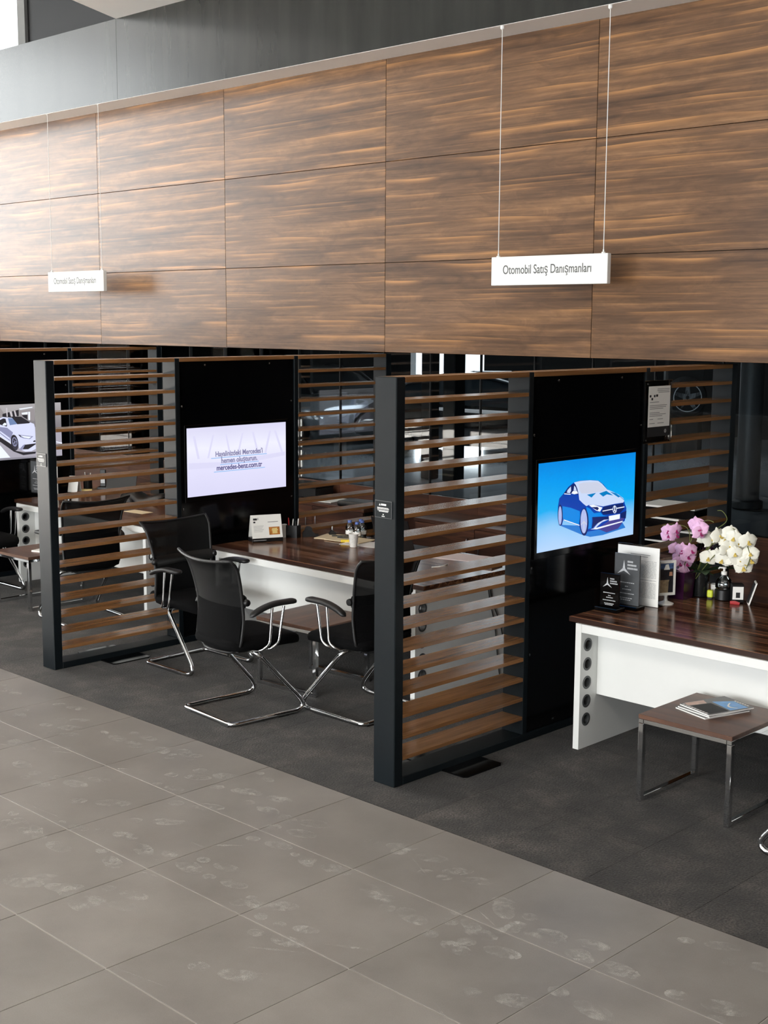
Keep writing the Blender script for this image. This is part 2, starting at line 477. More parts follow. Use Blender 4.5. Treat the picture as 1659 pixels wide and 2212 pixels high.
# ------------------------------------------------------------------ mesh helpers
class MB:
    def __init__(self):
        self.v, self.f, self.m = [], [], []
        self.k = 0

    def add(self, vs, fs):
        o = len(self.v)
        self.v += [tuple(p) for p in vs]
        self.f += [tuple(i + o for i in f) for f in fs]
        self.m += [self.k] * len(fs)
        return self

    def box(self, x0, x1, y0, y1, z0, z1, b=0.0):
        if b <= 0:
            vs = [(x0, y0, z0), (x1, y0, z0), (x1, y1, z0), (x0, y1, z0), (x0, y0, z1), (x1, y0, z1), (x1, y1, z1), (x0, y1, z1)]
            fs = [(0, 3, 2, 1), (4, 5, 6, 7), (0, 1, 5, 4), (1, 2, 6, 5), (2, 3, 7, 6), (3, 0, 4, 7)]
            return self.add(vs, fs)
        bm = bmesh.new()
        bmesh.ops.create_cube(bm, size=1.0)
        for v in bm.verts:
            v.co = ((x0 + x1) / 2 + v.co.x * (x1 - x0), (y0 + y1) / 2 + v.co.y * (y1 - y0), (z0 + z1) / 2 + v.co.z * (z1 - z0))
        seg = 1 if b < 0.006 else 3
        bmesh.ops.bevel(bm, geom=bm.edges[:], offset=b, segments=seg, affect='EDGES', profile=0.5)
        bm.verts.index_update()
        self.add([tuple(v.co) for v in bm.verts], [tuple(v.index for v in f.verts) for f in bm.faces])
        bm.free()
        return self

    def tube(self, pts, r, n=10, closed=False):
        pts = [Vector(p) for p in pts]
        m = len(pts)
        rings = []
        up = None
        for i, p in enumerate(pts):
            a = pts[(i - 1) % m] if (closed or i > 0) else p
            c = pts[(i + 1) % m] if (closed or i < m - 1) else p
            t = (c - a).normalized()
            if up is None:
                up = Vector((0, 0, 1)) if abs(t.z) < 0.9 else Vector((1, 0, 0))
            s = t.cross(up)
            if s.length < 1e-4:
                s = t.orthogonal()
            s.normalize()
            u = s.cross(t).normalized()
            up = u
            rr = r[i] if isinstance(r, (list, tuple)) else r
            rings.append([p + (s * math.cos(2 * math.pi * k / n) + u * math.sin(2 * math.pi * k / n)) * rr for k in range(n)])
        vs = [q for ring in rings for q in ring]
        fs = []
        for i in range(m if closed else m - 1):
            j = (i + 1) % m
            for k in range(n):
                l = (k + 1) % n
                fs.append((i * n + k, i * n + l, j * n + l, j * n + k))
        if not closed:
            fs.append(tuple(range(n - 1, -1, -1)))
            fs.append(tuple((m - 1) * n + k for k in range(n)))
        return self.add(vs, fs)

    def lathe(self, prof, c=(0, 0, 0), n=24, axis='z', cap=True):
        vs = []
        for (r, h) in prof:
            for k in range(n):
                t = 2 * math.pi * k / n
                p = (r * math.cos(t), r * math.sin(t), h)
                if axis == 'x':
                    p = (p[2], p[0], p[1])
                elif axis == 'y':
                    p = (p[1], p[2], p[0])
                vs.append((c[0] + p[0], c[1] + p[1], c[2] + p[2]))
        fs = []
        for i in range(len(prof) - 1):
            for k in range(n):
                l = (k + 1) % n
                fs.append((i * n + k, i * n + l, (i + 1) * n + l, (i + 1) * n + k))
        if cap:
            fs.append(tuple(range(n - 1, -1, -1)))
            fs.append(tuple((len(prof) - 1) * n + k for k in range(n)))
        return self.add(vs, fs)

    def prism(self, poly, axis, a, b):
        """extrude a 2-D polygon along axis between a and b"""
        def P(p, t):
            return {'x': (t, p[0], p[1]), 'y': (p[0], t, p[1]), 'z': (p[0], p[1], t)}[axis]
        n = len(poly)
        vs = [P(p, a) for p in poly] + [P(p, b) for p in poly]
        fs = [tuple(range(n - 1, -1, -1)), tuple(range(n, 2 * n))] + [(i, (i + 1) % n, n + (i + 1) % n, n + i) for i in range(n)]
        return self.add(vs, fs)

    def grid(self, fn, nu, nv):
        vs = [fn(i / nu, j / nv) for j in range(nv + 1) for i in range(nu + 1)]
        fs = [(j * (nu + 1) + i, j * (nu + 1) + i + 1, (j + 1) * (nu + 1) + i + 1, (j + 1) * (nu + 1) + i) for j in range(nv) for i in range(nu)]
        return self.add(vs, fs)

    def build(self, name, mat, parent=None, smooth=None, recalc=True):
        me = bpy.data.meshes.new(name)
        me.from_pydata(self.v, [], self.f)
        mats = mat if isinstance(mat, (list, tuple)) else [mat]
        for q in mats:
            me.materials.append(M[q])
        if len(mats) > 1:
            for p, k in zip(me.polygons, self.m):
                p.material_index = k
        if recalc:
            bm = bmesh.new(); bm.from_mesh(me)
            bmesh.ops.recalc_face_normals(bm, faces=bm.faces[:])
            bm.to_mesh(me); bm.free()
        if smooth is not None:
            me.polygons.foreach_set('use_smooth', [True] * len(me.polygons))
            me.set_sharp_from_angle(angle=math.radians(smooth))
        me.update()
        o = bpy.data.objects.new(name, me)
        COL.objects.link(o)
        if parent is not None:
            o.parent = parent
        return o


def tag(o, label, cat, group=None):
    o['label'] = label; o['category'] = cat
    if group:
        o['group'] = group
    return o


def thing(name, label, cat, loc=(0, 0, 0), rz=0.0, group=None):
    o = bpy.data.objects.new(name, None)
    o.empty_display_size = 0.1
    COL.objects.link(o)
    o.location = loc; o.rotation_euler = (0, 0, rz)
    return tag(o, label, cat, group)


def structure(o):
    o['kind'] = 'structure'
    return o


def dup(root, loc=None, rz=None, label=None, group=None):
    r = root.copy(); COL.objects.link(r)
    if loc is not None:
        r.location = loc
    if rz is not None:
        r.rotation_euler = (0, 0, rz)
    if label:
        r['label'] = label
    if group:
        r['group'] = group
    for ch in list(root.children):
        c = ch.copy(); COL.objects.link(c); c.parent = r
        for g in list(ch.children):
            d = g.copy(); COL.objects.link(d); d.parent = c
    return r


def fillet(pts, r, n=6):
    """round the corners of a polyline"""
    P = [Vector(p) for p in pts]
    out = [P[0]]
    for i in range(1, len(P) - 1):
        a, b, c = P[i - 1], P[i], P[i + 1]
        rr = r[i] if isinstance(r, (list, tuple)) else r
        d1, d2 = (a - b), (c - b)
        l = min(rr, d1.length * 0.48, d2.length * 0.48)
        p1, p2 = b + d1.normalized() * l, b + d2.normalized() * l
        for k in range(n + 1):
            t = k / n
            out.append(p1 * (1 - t) ** 2 + b * 2 * t * (1 - t) + p2 * t * t)
    out.append(P[-1])
    return out


def text_mesh(name, body, size, mat, parent, loc, rot, sx=1.0, align='CENTER', depth=0.0006, bold=0.0):
    cu = bpy.data.curves.new(name, 'FONT')
    cu.body = body; cu.size = size; cu.align_x = align; cu.align_y = 'CENTER'; cu.extrude = depth; cu.offset = bold
    tmp = bpy.data.objects.new('tmp', cu)
    COL.objects.link(tmp)
    dg = bpy.context.evaluated_depsgraph_get()
    me = bpy.data.meshes.new_from_object(tmp.evaluated_get(dg))
    bpy.data.objects.remove(tmp); bpy.data.curves.remove(cu)
    me.materials.clear(); me.materials.append(M[mat])
    o = bpy.data.objects.new(name, me)
    COL.objects.link(o)
    o.parent = parent; o.location = loc; o.rotation_euler = rot; o.scale = (sx, 1, 1)
    return o
CAR_BLUE = [('shadow', [(1.335, 1.226), (1.561, 1.144), (1.651, 1.119), (1.781, 1.116), (2.015, 1.135), (1.979, 1.172), (1.648, 1.184)]), ('navy', [(1.33, 1.293), (1.331, 1.333), (1.341, 1.377), (1.377, 1.399), (1.424, 1.436), (1.472, 1.456), (1.54, 1.463), (1.635, 1.458), (1.719, 1.448), (1.772, 1.421), (1.813, 1.387), (1.86, 1.371), (1.929, 1.346), (1.984, 1.317), (2.0, 1.284), (2.018, 1.255), (2.017, 1.212), (2.005, 1.177), (1.965, 1.17), (1.946, 1.152), (1.714, 1.154), (1.624, 1.153), (1.56, 1.16), (1.54, 1.196), (1.383, 1.247), (1.372, 1.218), (1.347, 1.228)]), ('blue', [(1.374, 1.329), (1.454, 1.312), (1.542, 1.283), (1.547, 1.252), (1.536, 1.204), (1.383, 1.252), (1.372, 1.289)]), ('blue', [(1.604, 1.303), (1.643, 1.288), (1.683, 1.257), (1.748, 1.256), (1.775, 1.236), (1.828, 1.225), (1.665, 1.236), (1.666, 1.213), (1.662, 1.171), (1.623, 1.168), (1.617, 1.226), (1.612, 1.272)]), ('pale', [(1.478, 1.457), (1.54, 1.461), (1.635, 1.457), (1.716, 1.447), (1.759, 1.424), (1.81, 1.387), (1.86, 1.371), (1.929, 1.346), (1.984, 1.317), (1.992, 1.301), (1.982, 1.292), (1.891, 1.293), (1.772, 1.289), (1.681, 1.307), (1.629, 1.312), (1.604, 1.307), (1.572, 1.325), (1.533, 1.351), (1.525, 1.386), (1.504, 1.429)]), ('grey', [(1.522, 1.444), (1.572, 1.449), (1.7, 1.441), (1.74, 1.426), (1.8, 1.388), (1.768, 1.381), (1.639, 1.379), (1.55, 1.387), (1.533, 1.408)]), ('teal', [(1.607, 1.374), (1.697, 1.377), (1.653, 1.353)]), ('teal', [(1.729, 1.371), (1.801, 1.38), (1.875, 1.345), (1.808, 1.358), (1.769, 1.348)]), ('teal', [(1.834, 1.373), (1.901, 1.356), (1.984, 1.313), (1.992, 1.304), (1.949, 1.334), (1.93, 1.328), (1.875, 1.354)]), ('ink', [(1.383, 1.402), (1.424, 1.432), (1.466, 1.449), (1.491, 1.445), (1.511, 1.417), (1.522, 1.382), (1.45, 1.395)]), ('pale', [(1.41, 1.404), (1.416, 1.418), (1.448, 1.437), (1.45, 1.411), (1.438, 1.398)]), ('pale', [(1.479, 1.439), (1.495, 1.426), (1.505, 1.406), (1.474, 1.409)]), ('white', [(1.453, 1.396), (1.468, 1.408), (1.506, 1.405), (1.519, 1.39), (1.481, 1.388)]), ('white', [(1.383, 1.402), (1.45, 1.393), (1.444, 1.389), (1.386, 1.397)]), ('white', [(1.629, 1.31), (1.674, 1.308), (1.766, 1.283), (1.741, 1.261), (1.702, 1.271)]), ('ink', [(1.652, 1.296), (1.714, 1.292), (1.73, 1.281), (1.715, 1.271)]), ('ink', [(1.779, 1.286), (1.979, 1.29), (1.991, 1.254), (1.948, 1.23), (1.775, 1.24), (1.754, 1.258)]), ('white', [(1.767, 1.264), (1.994, 1.268), (1.994, 1.262), (1.767, 1.259)]), ('pale', [(1.913, 1.257), (1.913, 1.25), (1.91, 1.243), (1.905, 1.238), (1.899, 1.236), (1.893, 1.235), (1.886, 1.237), (1.88, 1.241), (1.875, 1.247), (1.872, 1.254), (1.87, 1.262), (1.871, 1.269), (1.874, 1.275), (1.878, 1.28), (1.884, 1.283), (1.89, 1.284), (1.897, 1.282), (1.903, 1.278), (1.908, 1.272), (1.912, 1.265)]), ('ink', [(1.906, 1.258), (1.906, 1.252), (1.904, 1.247), (1.901, 1.243), (1.897, 1.241), (1.893, 1.241), (1.888, 1.242), (1.884, 1.245), (1.88, 1.25), (1.878, 1.255), (1.877, 1.261), (1.877, 1.267), (1.879, 1.272), (1.882, 1.275), (1.886, 1.278), (1.891, 1.278), (1.895, 1.277), (1.9, 1.274), (1.903, 1.269), (1.905, 1.264)]), ('white', [(1.885, 1.28), (1.896, 1.278), (1.896, 1.257), (1.907, 1.244), (1.901, 1.241), (1.892, 1.254), (1.884, 1.243), (1.878, 1.247), (1.888, 1.258)]), ('ink', [(1.665, 1.236), (1.828, 1.223), (1.836, 1.207), (1.712, 1.193), (1.662, 1.168), (1.672, 1.212)]), ('violet', [(1.72, 1.161), (1.836, 1.197), (2.004, 1.201), (1.978, 1.178), (1.972, 1.165), (1.933, 1.138), (1.813, 1.128)]), ('pale', [(1.681, 1.169), (1.725, 1.195), (1.783, 1.208), (1.833, 1.205), (1.764, 1.195), (1.719, 1.177), (1.701, 1.164)]), ('white', [(1.649, 1.165), (1.713, 1.168), (1.978, 1.181), (1.978, 1.174), (1.714, 1.158)]), ('white', [(1.832, 1.225), (1.948, 1.226), (1.947, 1.197), (1.836, 1.195)]), ('ink', [(1.952, 1.23), (2.016, 1.239), (2.011, 1.192), (1.957, 1.202)]), ('ink', [(1.374, 1.277), (1.374, 1.258), (1.371, 1.241), (1.366, 1.228), (1.36, 1.22), (1.353, 1.218), (1.345, 1.222), (1.338, 1.231), (1.332, 1.246), (1.328, 1.263), (1.326, 1.282), (1.326, 1.301), (1.329, 1.318), (1.334, 1.331), (1.34, 1.339), (1.348, 1.341), (1.355, 1.337), (1.362, 1.328), (1.368, 1.314), (1.372, 1.296)]), ('lilac', [(1.365, 1.276), (1.365, 1.26), (1.363, 1.245), (1.36, 1.233), (1.355, 1.226), (1.351, 1.224), (1.345, 1.227), (1.34, 1.235), (1.336, 1.248), (1.333, 1.263), (1.332, 1.28), (1.332, 1.296), (1.334, 1.311), (1.337, 1.323), (1.341, 1.33), (1.346, 1.332), (1.351, 1.329), (1.356, 1.321), (1.36, 1.308), (1.363, 1.293)]), ('ink', [(1.628, 1.211), (1.627, 1.186), (1.621, 1.164), (1.612, 1.147), (1.6, 1.136), (1.587, 1.134), (1.573, 1.139), (1.56, 1.153), (1.549, 1.172), (1.542, 1.195), (1.539, 1.221), (1.54, 1.246), (1.545, 1.268), (1.554, 1.285), (1.566, 1.295), (1.579, 1.298), (1.593, 1.293), (1.606, 1.28), (1.617, 1.261), (1.624, 1.237)]), ('lilac', [(1.613, 1.217), (1.612, 1.194), (1.608, 1.175), (1.602, 1.159), (1.593, 1.15), (1.583, 1.148), (1.573, 1.152), (1.563, 1.164), (1.555, 1.18), (1.549, 1.201), (1.547, 1.224), (1.547, 1.246), (1.551, 1.265), (1.558, 1.281), (1.566, 1.29), (1.576, 1.293), (1.587, 1.288), (1.596, 1.277), (1.604, 1.26), (1.61, 1.239)]), ('grey', [(1.582, 1.223), (1.577, 1.218), (1.606, 1.195), (1.611, 1.201)]), ('grey', [(1.585, 1.22), (1.575, 1.221), (1.578, 1.156), (1.588, 1.155)]), ('grey', [(1.583, 1.217), (1.577, 1.223), (1.55, 1.205), (1.556, 1.199)]), ('grey', [(1.579, 1.218), (1.58, 1.222), (1.56, 1.276), (1.559, 1.272)]), ('grey', [(1.579, 1.222), (1.58, 1.218), (1.595, 1.27), (1.593, 1.273)]), ('white', [(1.383, 1.252), (1.536, 1.204), (1.537, 1.198), (1.383, 1.247)])]
CAR_WHITE = [('road', [(1.293, 1.337), (1.825, 1.372), (2.1, 1.35), (2.1, 1.09), (1.812, 1.097), (1.448, 1.104), (1.283, 1.11)]), ('facade', [(1.349, 1.571), (1.466, 1.569), (1.511, 1.503), (1.442, 1.464), (1.345, 1.476)]), ('dark', [(1.488, 1.508), (1.584, 1.528), (1.656, 1.54), (1.654, 1.482), (1.534, 1.473), (1.487, 1.483)]), ('pillar', [(1.525, 1.563), (1.539, 1.563), (1.542, 1.48), (1.53, 1.481)]), ('pillar', [(1.56, 1.526), (1.584, 1.528), (1.594, 1.478), (1.574, 1.479)]), ('pillar', [(1.604, 1.535), (1.62, 1.536), (1.634, 1.479), (1.618, 1.478)]), ('white', [(1.657, 1.55), (1.799, 1.562), (1.799, 1.553), (1.672, 1.539)]), ('facade', [(1.656, 1.529), (1.815, 1.543), (1.814, 1.427), (1.718, 1.457), (1.686, 1.473)]), ('white', [(1.683, 1.51), (1.748, 1.516), (1.745, 1.492), (1.687, 1.495)]), ('dark', [(1.686, 1.488), (1.743, 1.49), (1.742, 1.445), (1.702, 1.469)]), ('white', [(1.752, 1.517), (1.773, 1.516), (1.77, 1.437), (1.752, 1.441)]), ('dark', [(1.321, 1.349), (1.455, 1.299), (1.564, 1.227), (1.609, 1.163), (1.689, 1.143), (1.82, 1.141), (1.813, 1.123), (1.688, 1.117), (1.589, 1.157), (1.454, 1.256), (1.32, 1.328)]), ('car', [(1.332, 1.441), (1.383, 1.456), (1.462, 1.47), (1.494, 1.481), (1.534, 1.475), (1.686, 1.471), (1.765, 1.419), (1.809, 1.402), (1.817, 1.372), (1.819, 1.27), (1.819, 1.167), (1.771, 1.148), (1.71, 1.149), (1.65, 1.175), (1.639, 1.208), (1.564, 1.231), (1.456, 1.302), (1.321, 1.356)]), ('dark', [(1.534, 1.476), (1.594, 1.481), (1.678, 1.475), (1.769, 1.418), (1.757, 1.41), (1.635, 1.407), (1.589, 1.456), (1.585, 1.469)]), ('glass', [(1.541, 1.468), (1.589, 1.465), (1.635, 1.409), (1.559, 1.402)]), ('dark', [(1.391, 1.448), (1.462, 1.456), (1.494, 1.468), (1.517, 1.464), (1.531, 1.402), (1.526, 1.391), (1.46, 1.413), (1.39, 1.431)]), ('white', [(1.484, 1.412), (1.504, 1.427), (1.522, 1.424), (1.525, 1.404), (1.495, 1.402)]), ('side', [(1.335, 1.419), (1.459, 1.391), (1.53, 1.38), (1.588, 1.334), (1.575, 1.302), (1.553, 1.257), (1.457, 1.331), (1.334, 1.391)]), ('car', [(1.458, 1.356), (1.554, 1.285), (1.557, 1.264), (1.457, 1.341)]), ('white', [(1.329, 1.374), (1.456, 1.309), (1.564, 1.234), (1.564, 1.229), (1.456, 1.302), (1.329, 1.368)]), ('dark', [(1.639, 1.242), (1.64, 1.219), (1.637, 1.198), (1.631, 1.181), (1.622, 1.17), (1.61, 1.165), (1.598, 1.168), (1.586, 1.178), (1.576, 1.194), (1.568, 1.214), (1.563, 1.237), (1.562, 1.259), (1.565, 1.28), (1.571, 1.297), (1.58, 1.309), (1.592, 1.313), (1.604, 1.31), (1.616, 1.301), (1.626, 1.285), (1.634, 1.265)]), ('tyre', [(1.639, 1.234), (1.64, 1.214), (1.637, 1.196), (1.632, 1.182), (1.624, 1.172), (1.614, 1.169), (1.604, 1.171), (1.593, 1.179), (1.584, 1.193), (1.577, 1.21), (1.573, 1.229), (1.573, 1.249), (1.575, 1.267), (1.58, 1.281), (1.588, 1.291), (1.598, 1.295), (1.608, 1.292), (1.619, 1.284), (1.628, 1.271), (1.635, 1.254)]), ('side', [(1.628, 1.248), (1.628, 1.235), (1.626, 1.223), (1.621, 1.213), (1.615, 1.206), (1.607, 1.203), (1.598, 1.205), (1.59, 1.21), (1.583, 1.22), (1.578, 1.231), (1.575, 1.245), (1.575, 1.258), (1.577, 1.27), (1.581, 1.28), (1.588, 1.287), (1.596, 1.29), (1.604, 1.288), (1.612, 1.283), (1.619, 1.274), (1.625, 1.262)]), ('dark', [(1.62, 1.248), (1.621, 1.238), (1.619, 1.228), (1.616, 1.22), (1.611, 1.215), (1.606, 1.213), (1.599, 1.215), (1.594, 1.219), (1.588, 1.226), (1.585, 1.235), (1.582, 1.245), (1.582, 1.255), (1.583, 1.265), (1.587, 1.272), (1.591, 1.278), (1.597, 1.28), (1.603, 1.278), (1.609, 1.274), (1.614, 1.267), (1.618, 1.258)]), ('side', [(1.603, 1.25), (1.6, 1.243), (1.622, 1.242), (1.625, 1.248)]), ('side', [(1.605, 1.247), (1.598, 1.246), (1.603, 1.209), (1.61, 1.211)]), ('side', [(1.604, 1.244), (1.599, 1.249), (1.58, 1.228), (1.585, 1.223)]), ('side', [(1.601, 1.244), (1.602, 1.249), (1.585, 1.272), (1.584, 1.267)]), ('side', [(1.6, 1.248), (1.602, 1.245), (1.611, 1.281), (1.609, 1.283)]), ('side', [(1.639, 1.311), (1.797, 1.286), (1.759, 1.262), (1.694, 1.273), (1.663, 1.286)]), ('white', [(1.663, 1.301), (1.776, 1.283), (1.751, 1.268), (1.699, 1.279)]), ('dark', [(1.639, 1.311), (1.659, 1.306), (1.671, 1.286), (1.663, 1.286)]), ('dark', [(1.791, 1.242), (1.816, 1.25), (1.817, 1.233), (1.795, 1.233)]), ('dark', [(1.704, 1.213), (1.817, 1.219), (1.818, 1.21), (1.739, 1.169), (1.682, 1.171)]), ('side', [(1.646, 1.175), (1.688, 1.212), (1.709, 1.218), (1.682, 1.172), (1.674, 1.166)]), ('white', [(1.353, 1.198), (1.452, 1.223), (1.551, 1.105), (1.455, 1.105), (1.408, 1.104)]), ('white', [(2.036, 1.225), (2.1, 1.208), (2.1, 1.198), (2.036, 1.216)])]
FOOTPRINTS = [(-0.879, -1.63, 0), (-1.271, -1.13, 1), (-1.221, -1.02, 0), (-0.498, -1.14, 0), (-0.028, -1.332, 1), (-0.184, -1.394, 0), (0.575, -1.398, 0), (0.065, -1.698, 1), (-0.018, -1.889, 0), (-0.221, -1.883, 1), (-1.455, -0.537, 0), (-1.272, -0.5, 1), (-0.806, -0.519, 0), (-0.562, -0.598, 1), (0.085, -0.922, 0), (-0.147, -0.668, 1), (-0.897, -1.186, 0), (-2.096, -0.655, 1), (0.003, -0.643, 0), (0.858, -0.978, 0), (0.998, -0.986, 1), (0.821, -1.521, 1), (-0.618, -1.629, 0), (1.313, -1.077, 0), (1.461, -0.998, 1), (1.509, -0.759, 0), (1.674, -0.704, 1), (0.672, -0.541, 0), (1.329, -0.653, 1), (1.952, -1.084, 0), (2.267, -0.769, 1), (0.495, -0.547, 0), (2.04, -0.37, 1), (1.73, -1.257, 1), (-1.584, -1.172, 0), (-2.074, -1.001, 1), (-0.525, -0.874, 0), (-0.499, -1.353, 1), (0.457, -0.915, 0), (0.985, -0.591, 1), (0.893, -1.833, 0), (1.841, -0.784, 1), (-2.515, -0.685, 0), (-1.74, -0.542, 0)]

PI = math.pi
D = 3.2166          # booth spacing

# ================================================================== the setting
# floor: stone tiles laid on a base slab
base = MB().box(-22.5, 8, -18.5, -0.234, -0.2, -0.006).build('floor', 'stone_tile')
structure(base)
MB().box(-10.2, 3.2, -3.45, -0.2345, -0.0055, -0.003).build('grout', 'grout', base)
TP = 0.635
tile_me = None
for j in range(5):
    y1 = -0.2365 if j == 0 else -0.85 - TP * (j - 1) - 0.0022
    y0 = -0.85 - TP * j + 0.0022
    me_row = None
    for k in range(-17, 3):
        x0 = 1.205 + TP * k
        cx, cy = x0 + TP / 2, (y0 + y1) / 2
        if me_row is None:
            h, w = TP / 2 - 0.0022, (y1 - y0) / 2
            o = MB().box(-h, h, -w, w, -0.012, 0.0, 0.0012).build('tile', 'stone_tile', base)
            me_row = o.data
        else:
            o = bpy.data.objects.new('tile', me_row); COL.objects.link(o); o.parent = base
        o.location = (cx, cy, random.uniform(-0.0004, 0.0))
fp = MB()


def sole(mb, x, y, a, s):
    def oval(cx, cy, rx, ry, n=14):
        ps = []
        for i in range(n):
            t = 2 * PI * i / n
            px, py = cx + rx * math.cos(t), cy + ry * math.sin(t)
            ps.append((x + s * (px * math.cos(a) - py * math.sin(a)), y + s * (px * math.sin(a) + py * math.cos(a)), 0.0006))
        mb.add(ps, [tuple(range(n))])
    oval(0.07, 0, 0.085, 0.045); oval(-0.095, 0.004, 0.042, 0.034)


for i, (x, y, k) in enumerate(FOOTPRINTS):
    a = random.choice([0.15, 0.3, -0.2, 2.9, 0.5, 0.1]) + random.uniform(-0.25, 0.25)
    sole(fp, x, y, a, random.uniform(0.8, 1.1))
    if k:
        sole(fp, x + random.uniform(-.25, .25), y + random.uniform(-.12, .12), a + random.uniform(-.5, .5), random.uniform(0.7, 1.0))
for _ in range(70):
    sole(fp, random.uniform(-5.5, 0.6), random.uniform(-2.0, -0.35), random.uniform(-0.3, 0.7), random.uniform(0.6, 1.05))
for _ in range(60):
    x, y = random.uniform(-6, 2), random.uniform(-2.6, -0.4)
    a = random.uniform(-0.6, 0.9); l = random.uniform(0.05, 0.2); w = random.uniform(0.004, 0.012)
    ca, sa = math.cos(a), math.sin(a)
    fp.add([(x + ca * u - sa * v, y + sa * u + ca * v, 0.0005) for u, v in ((-l, 0), (0, -w), (l, 0), (0, w))], [(0, 1, 2, 3)])
o = fp.build('dust_footprints', 'dust', base, recalc=False); o['kind'] = 'stuff'

# carpet tiles
cbase = MB().box(-22.5, 8, -0.2345, 3.9, -0.2, -0.008).build('floor_carpet', 'carpet')
structure(cbase)
me = None
for i in range(-21, 8):
    for j in range(8):
        if me is None:
            o = MB().box(-0.2497, 0.2497, -0.2497, 0.2497, -0.008, 0.0, 0.001).build('carpet_tile', 'carpet', cbase); me = o.data
        else:
            o = bpy.data.objects.new('carpet_tile', me); COL.objects.link(o); o.parent = cbase
        o.location = (i * 0.5 + 0.1, -0.2335 + 0.25 + 0.5 * j, 0)

# fascia of walnut panels above the booths
fas = structure(MB().box(-22, 8, 3.022, 3.12, 2.125, 4.6).build('wall_fascia', 'dark_void'))
rows = [(2.119, 2.831), (2.831, 3.619), (3.619, 4.408)]
for k in range(-8, 4):
    xa, xb = 1.03 + 2.0265 * (k - 1), 1.03 + 2.0265 * k
    for za, zb in rows:
        h, w = (xb - xa) / 2 - 0.002, (zb - za) / 2 - 0.002
        o = MB().box(-h, h, 0, 0.022, -w, w, 0.0015).build('wood_panel', 'fascia_wood', fas)
        o.location = ((xa + xb) / 2, 3.0, (za + zb) / 2)
structure(MB().box(-22, 8, 2.7005, 3.022, 4.406, 4.4084).build('trim_1', 'plaster_white'))
# grey upper wall: two lengths meeting in a joint, the left one an open parapet
up = structure(MB().box(-6.253, 8, 2.7, 2.95, 4.4085, 5.137).build('wall_upper', 'grey_paint'))
MB().box(-22, -6.2565, 2.7, 2.95, 4.4085, 5.137).build('parapet_panel', 'grey_paint', up)
# ceilings
ce = structure(MB().prism([(-6.253, 2.7), (8, 2.7), (8, -18.3), (4.1, -18.3)], 'z', 5.137, 5.4).build('ceiling', 'ceiling_white'))
structure(MB().box(-22.5, 8, -18.5, 2.7, 9.0, 9.2).build('ceiling_high', 'ceiling_white'))
structure(MB().box(-22, 8, 3.12, 3.8, 2.62, 2.7).build('ceiling_booth', 'dark_void'))
# storey above: slab, dark wall beside a window
structure(MB().box(-22, 8, 3.121, 20, 4.3, 4.42).build('floor_upper', 'dark_wall'))
structure(MB().box(-13.3, 8, 6.0, 6.2, 4.42, 9.0).build('wall_upper_back', 'dark_void'))
structure(MB().box(-22, 8, 2.7, 6.2, 9.0, 9.2).build('ceiling_upper', 'dark_wall'))
w1 = structure(MB().box(-13.5, -13.3, 5.95, 6.25, 4.42, 9).build('window_1', 'hall_grey'))
for xx in (-15.6, -17.8, -20):
    MB().box(xx - 0.04, xx + 0.04, 6.0, 6.1, 4.42, 9).build('mullion', 'hall_grey', w1)
# outer walls of the hall
structure(MB().box(8, 8.2, -18.5, 3.8, 0, 9).build('wall_right', 'hall_grey'))
structure(MB().box(8, 8.2, 3.8, 24, 0, 9).build('wall_right_back', 'dark_void'))
structure(MB().box(-6.0, 8, -18.7, -18.5, 5.0, 9.0).build('wall_front', 'hall_grey'))
structure(MB().box(-22.5, -6.0, -18.7, -18.5, 0, 9.0).build('wall_front_left', 'dark_wall'))
w4 = structure(MB().box(-6.0, 8, -18.7, -18.5, -0.2, 0.3).build('window_4', 'hall_grey'))
for k in range(7):
    MB().box(-5.9 + 2.1 * k, -5.82 + 2.1 * k, -18.65, -18.55, 0.3, 5.0).build('mullion', 'steel', w4)
w2 = structure(MB().box(-22.2, -22.0, -18.5, 3, -0.2, 2.1).build('window_2', 'hall_grey'))
for k in range(9):
    yy = -10 + 1.6 * k
    MB().box(-22.15, -22.02, yy - 0.04, yy + 0.04, 2.1, 8.4).build('mullion', 'steel', w2)
for zz in (5.4, 8.4):
    MB().box(-22.15, -22.02, -10, 2.8, zz - 0.05, zz + 0.05).build('transom', 'steel', w2)
structure(MB().box(-22.2, -22.0, -18.5, -10, 0.3, 9).build('wall_left', 'hall_grey'))
structure(MB().box(-22.2, -22.0, 3, 6, 0, 9).build('wall_left_back', 'dark_wall'))
structure(MB().box(-14.1, -14, 0.0, 3.8, 0, 2.62).build('wall_reflection_block', 'dark_void'))  # unseen wall added to keep the bright facade out of the glass reflections

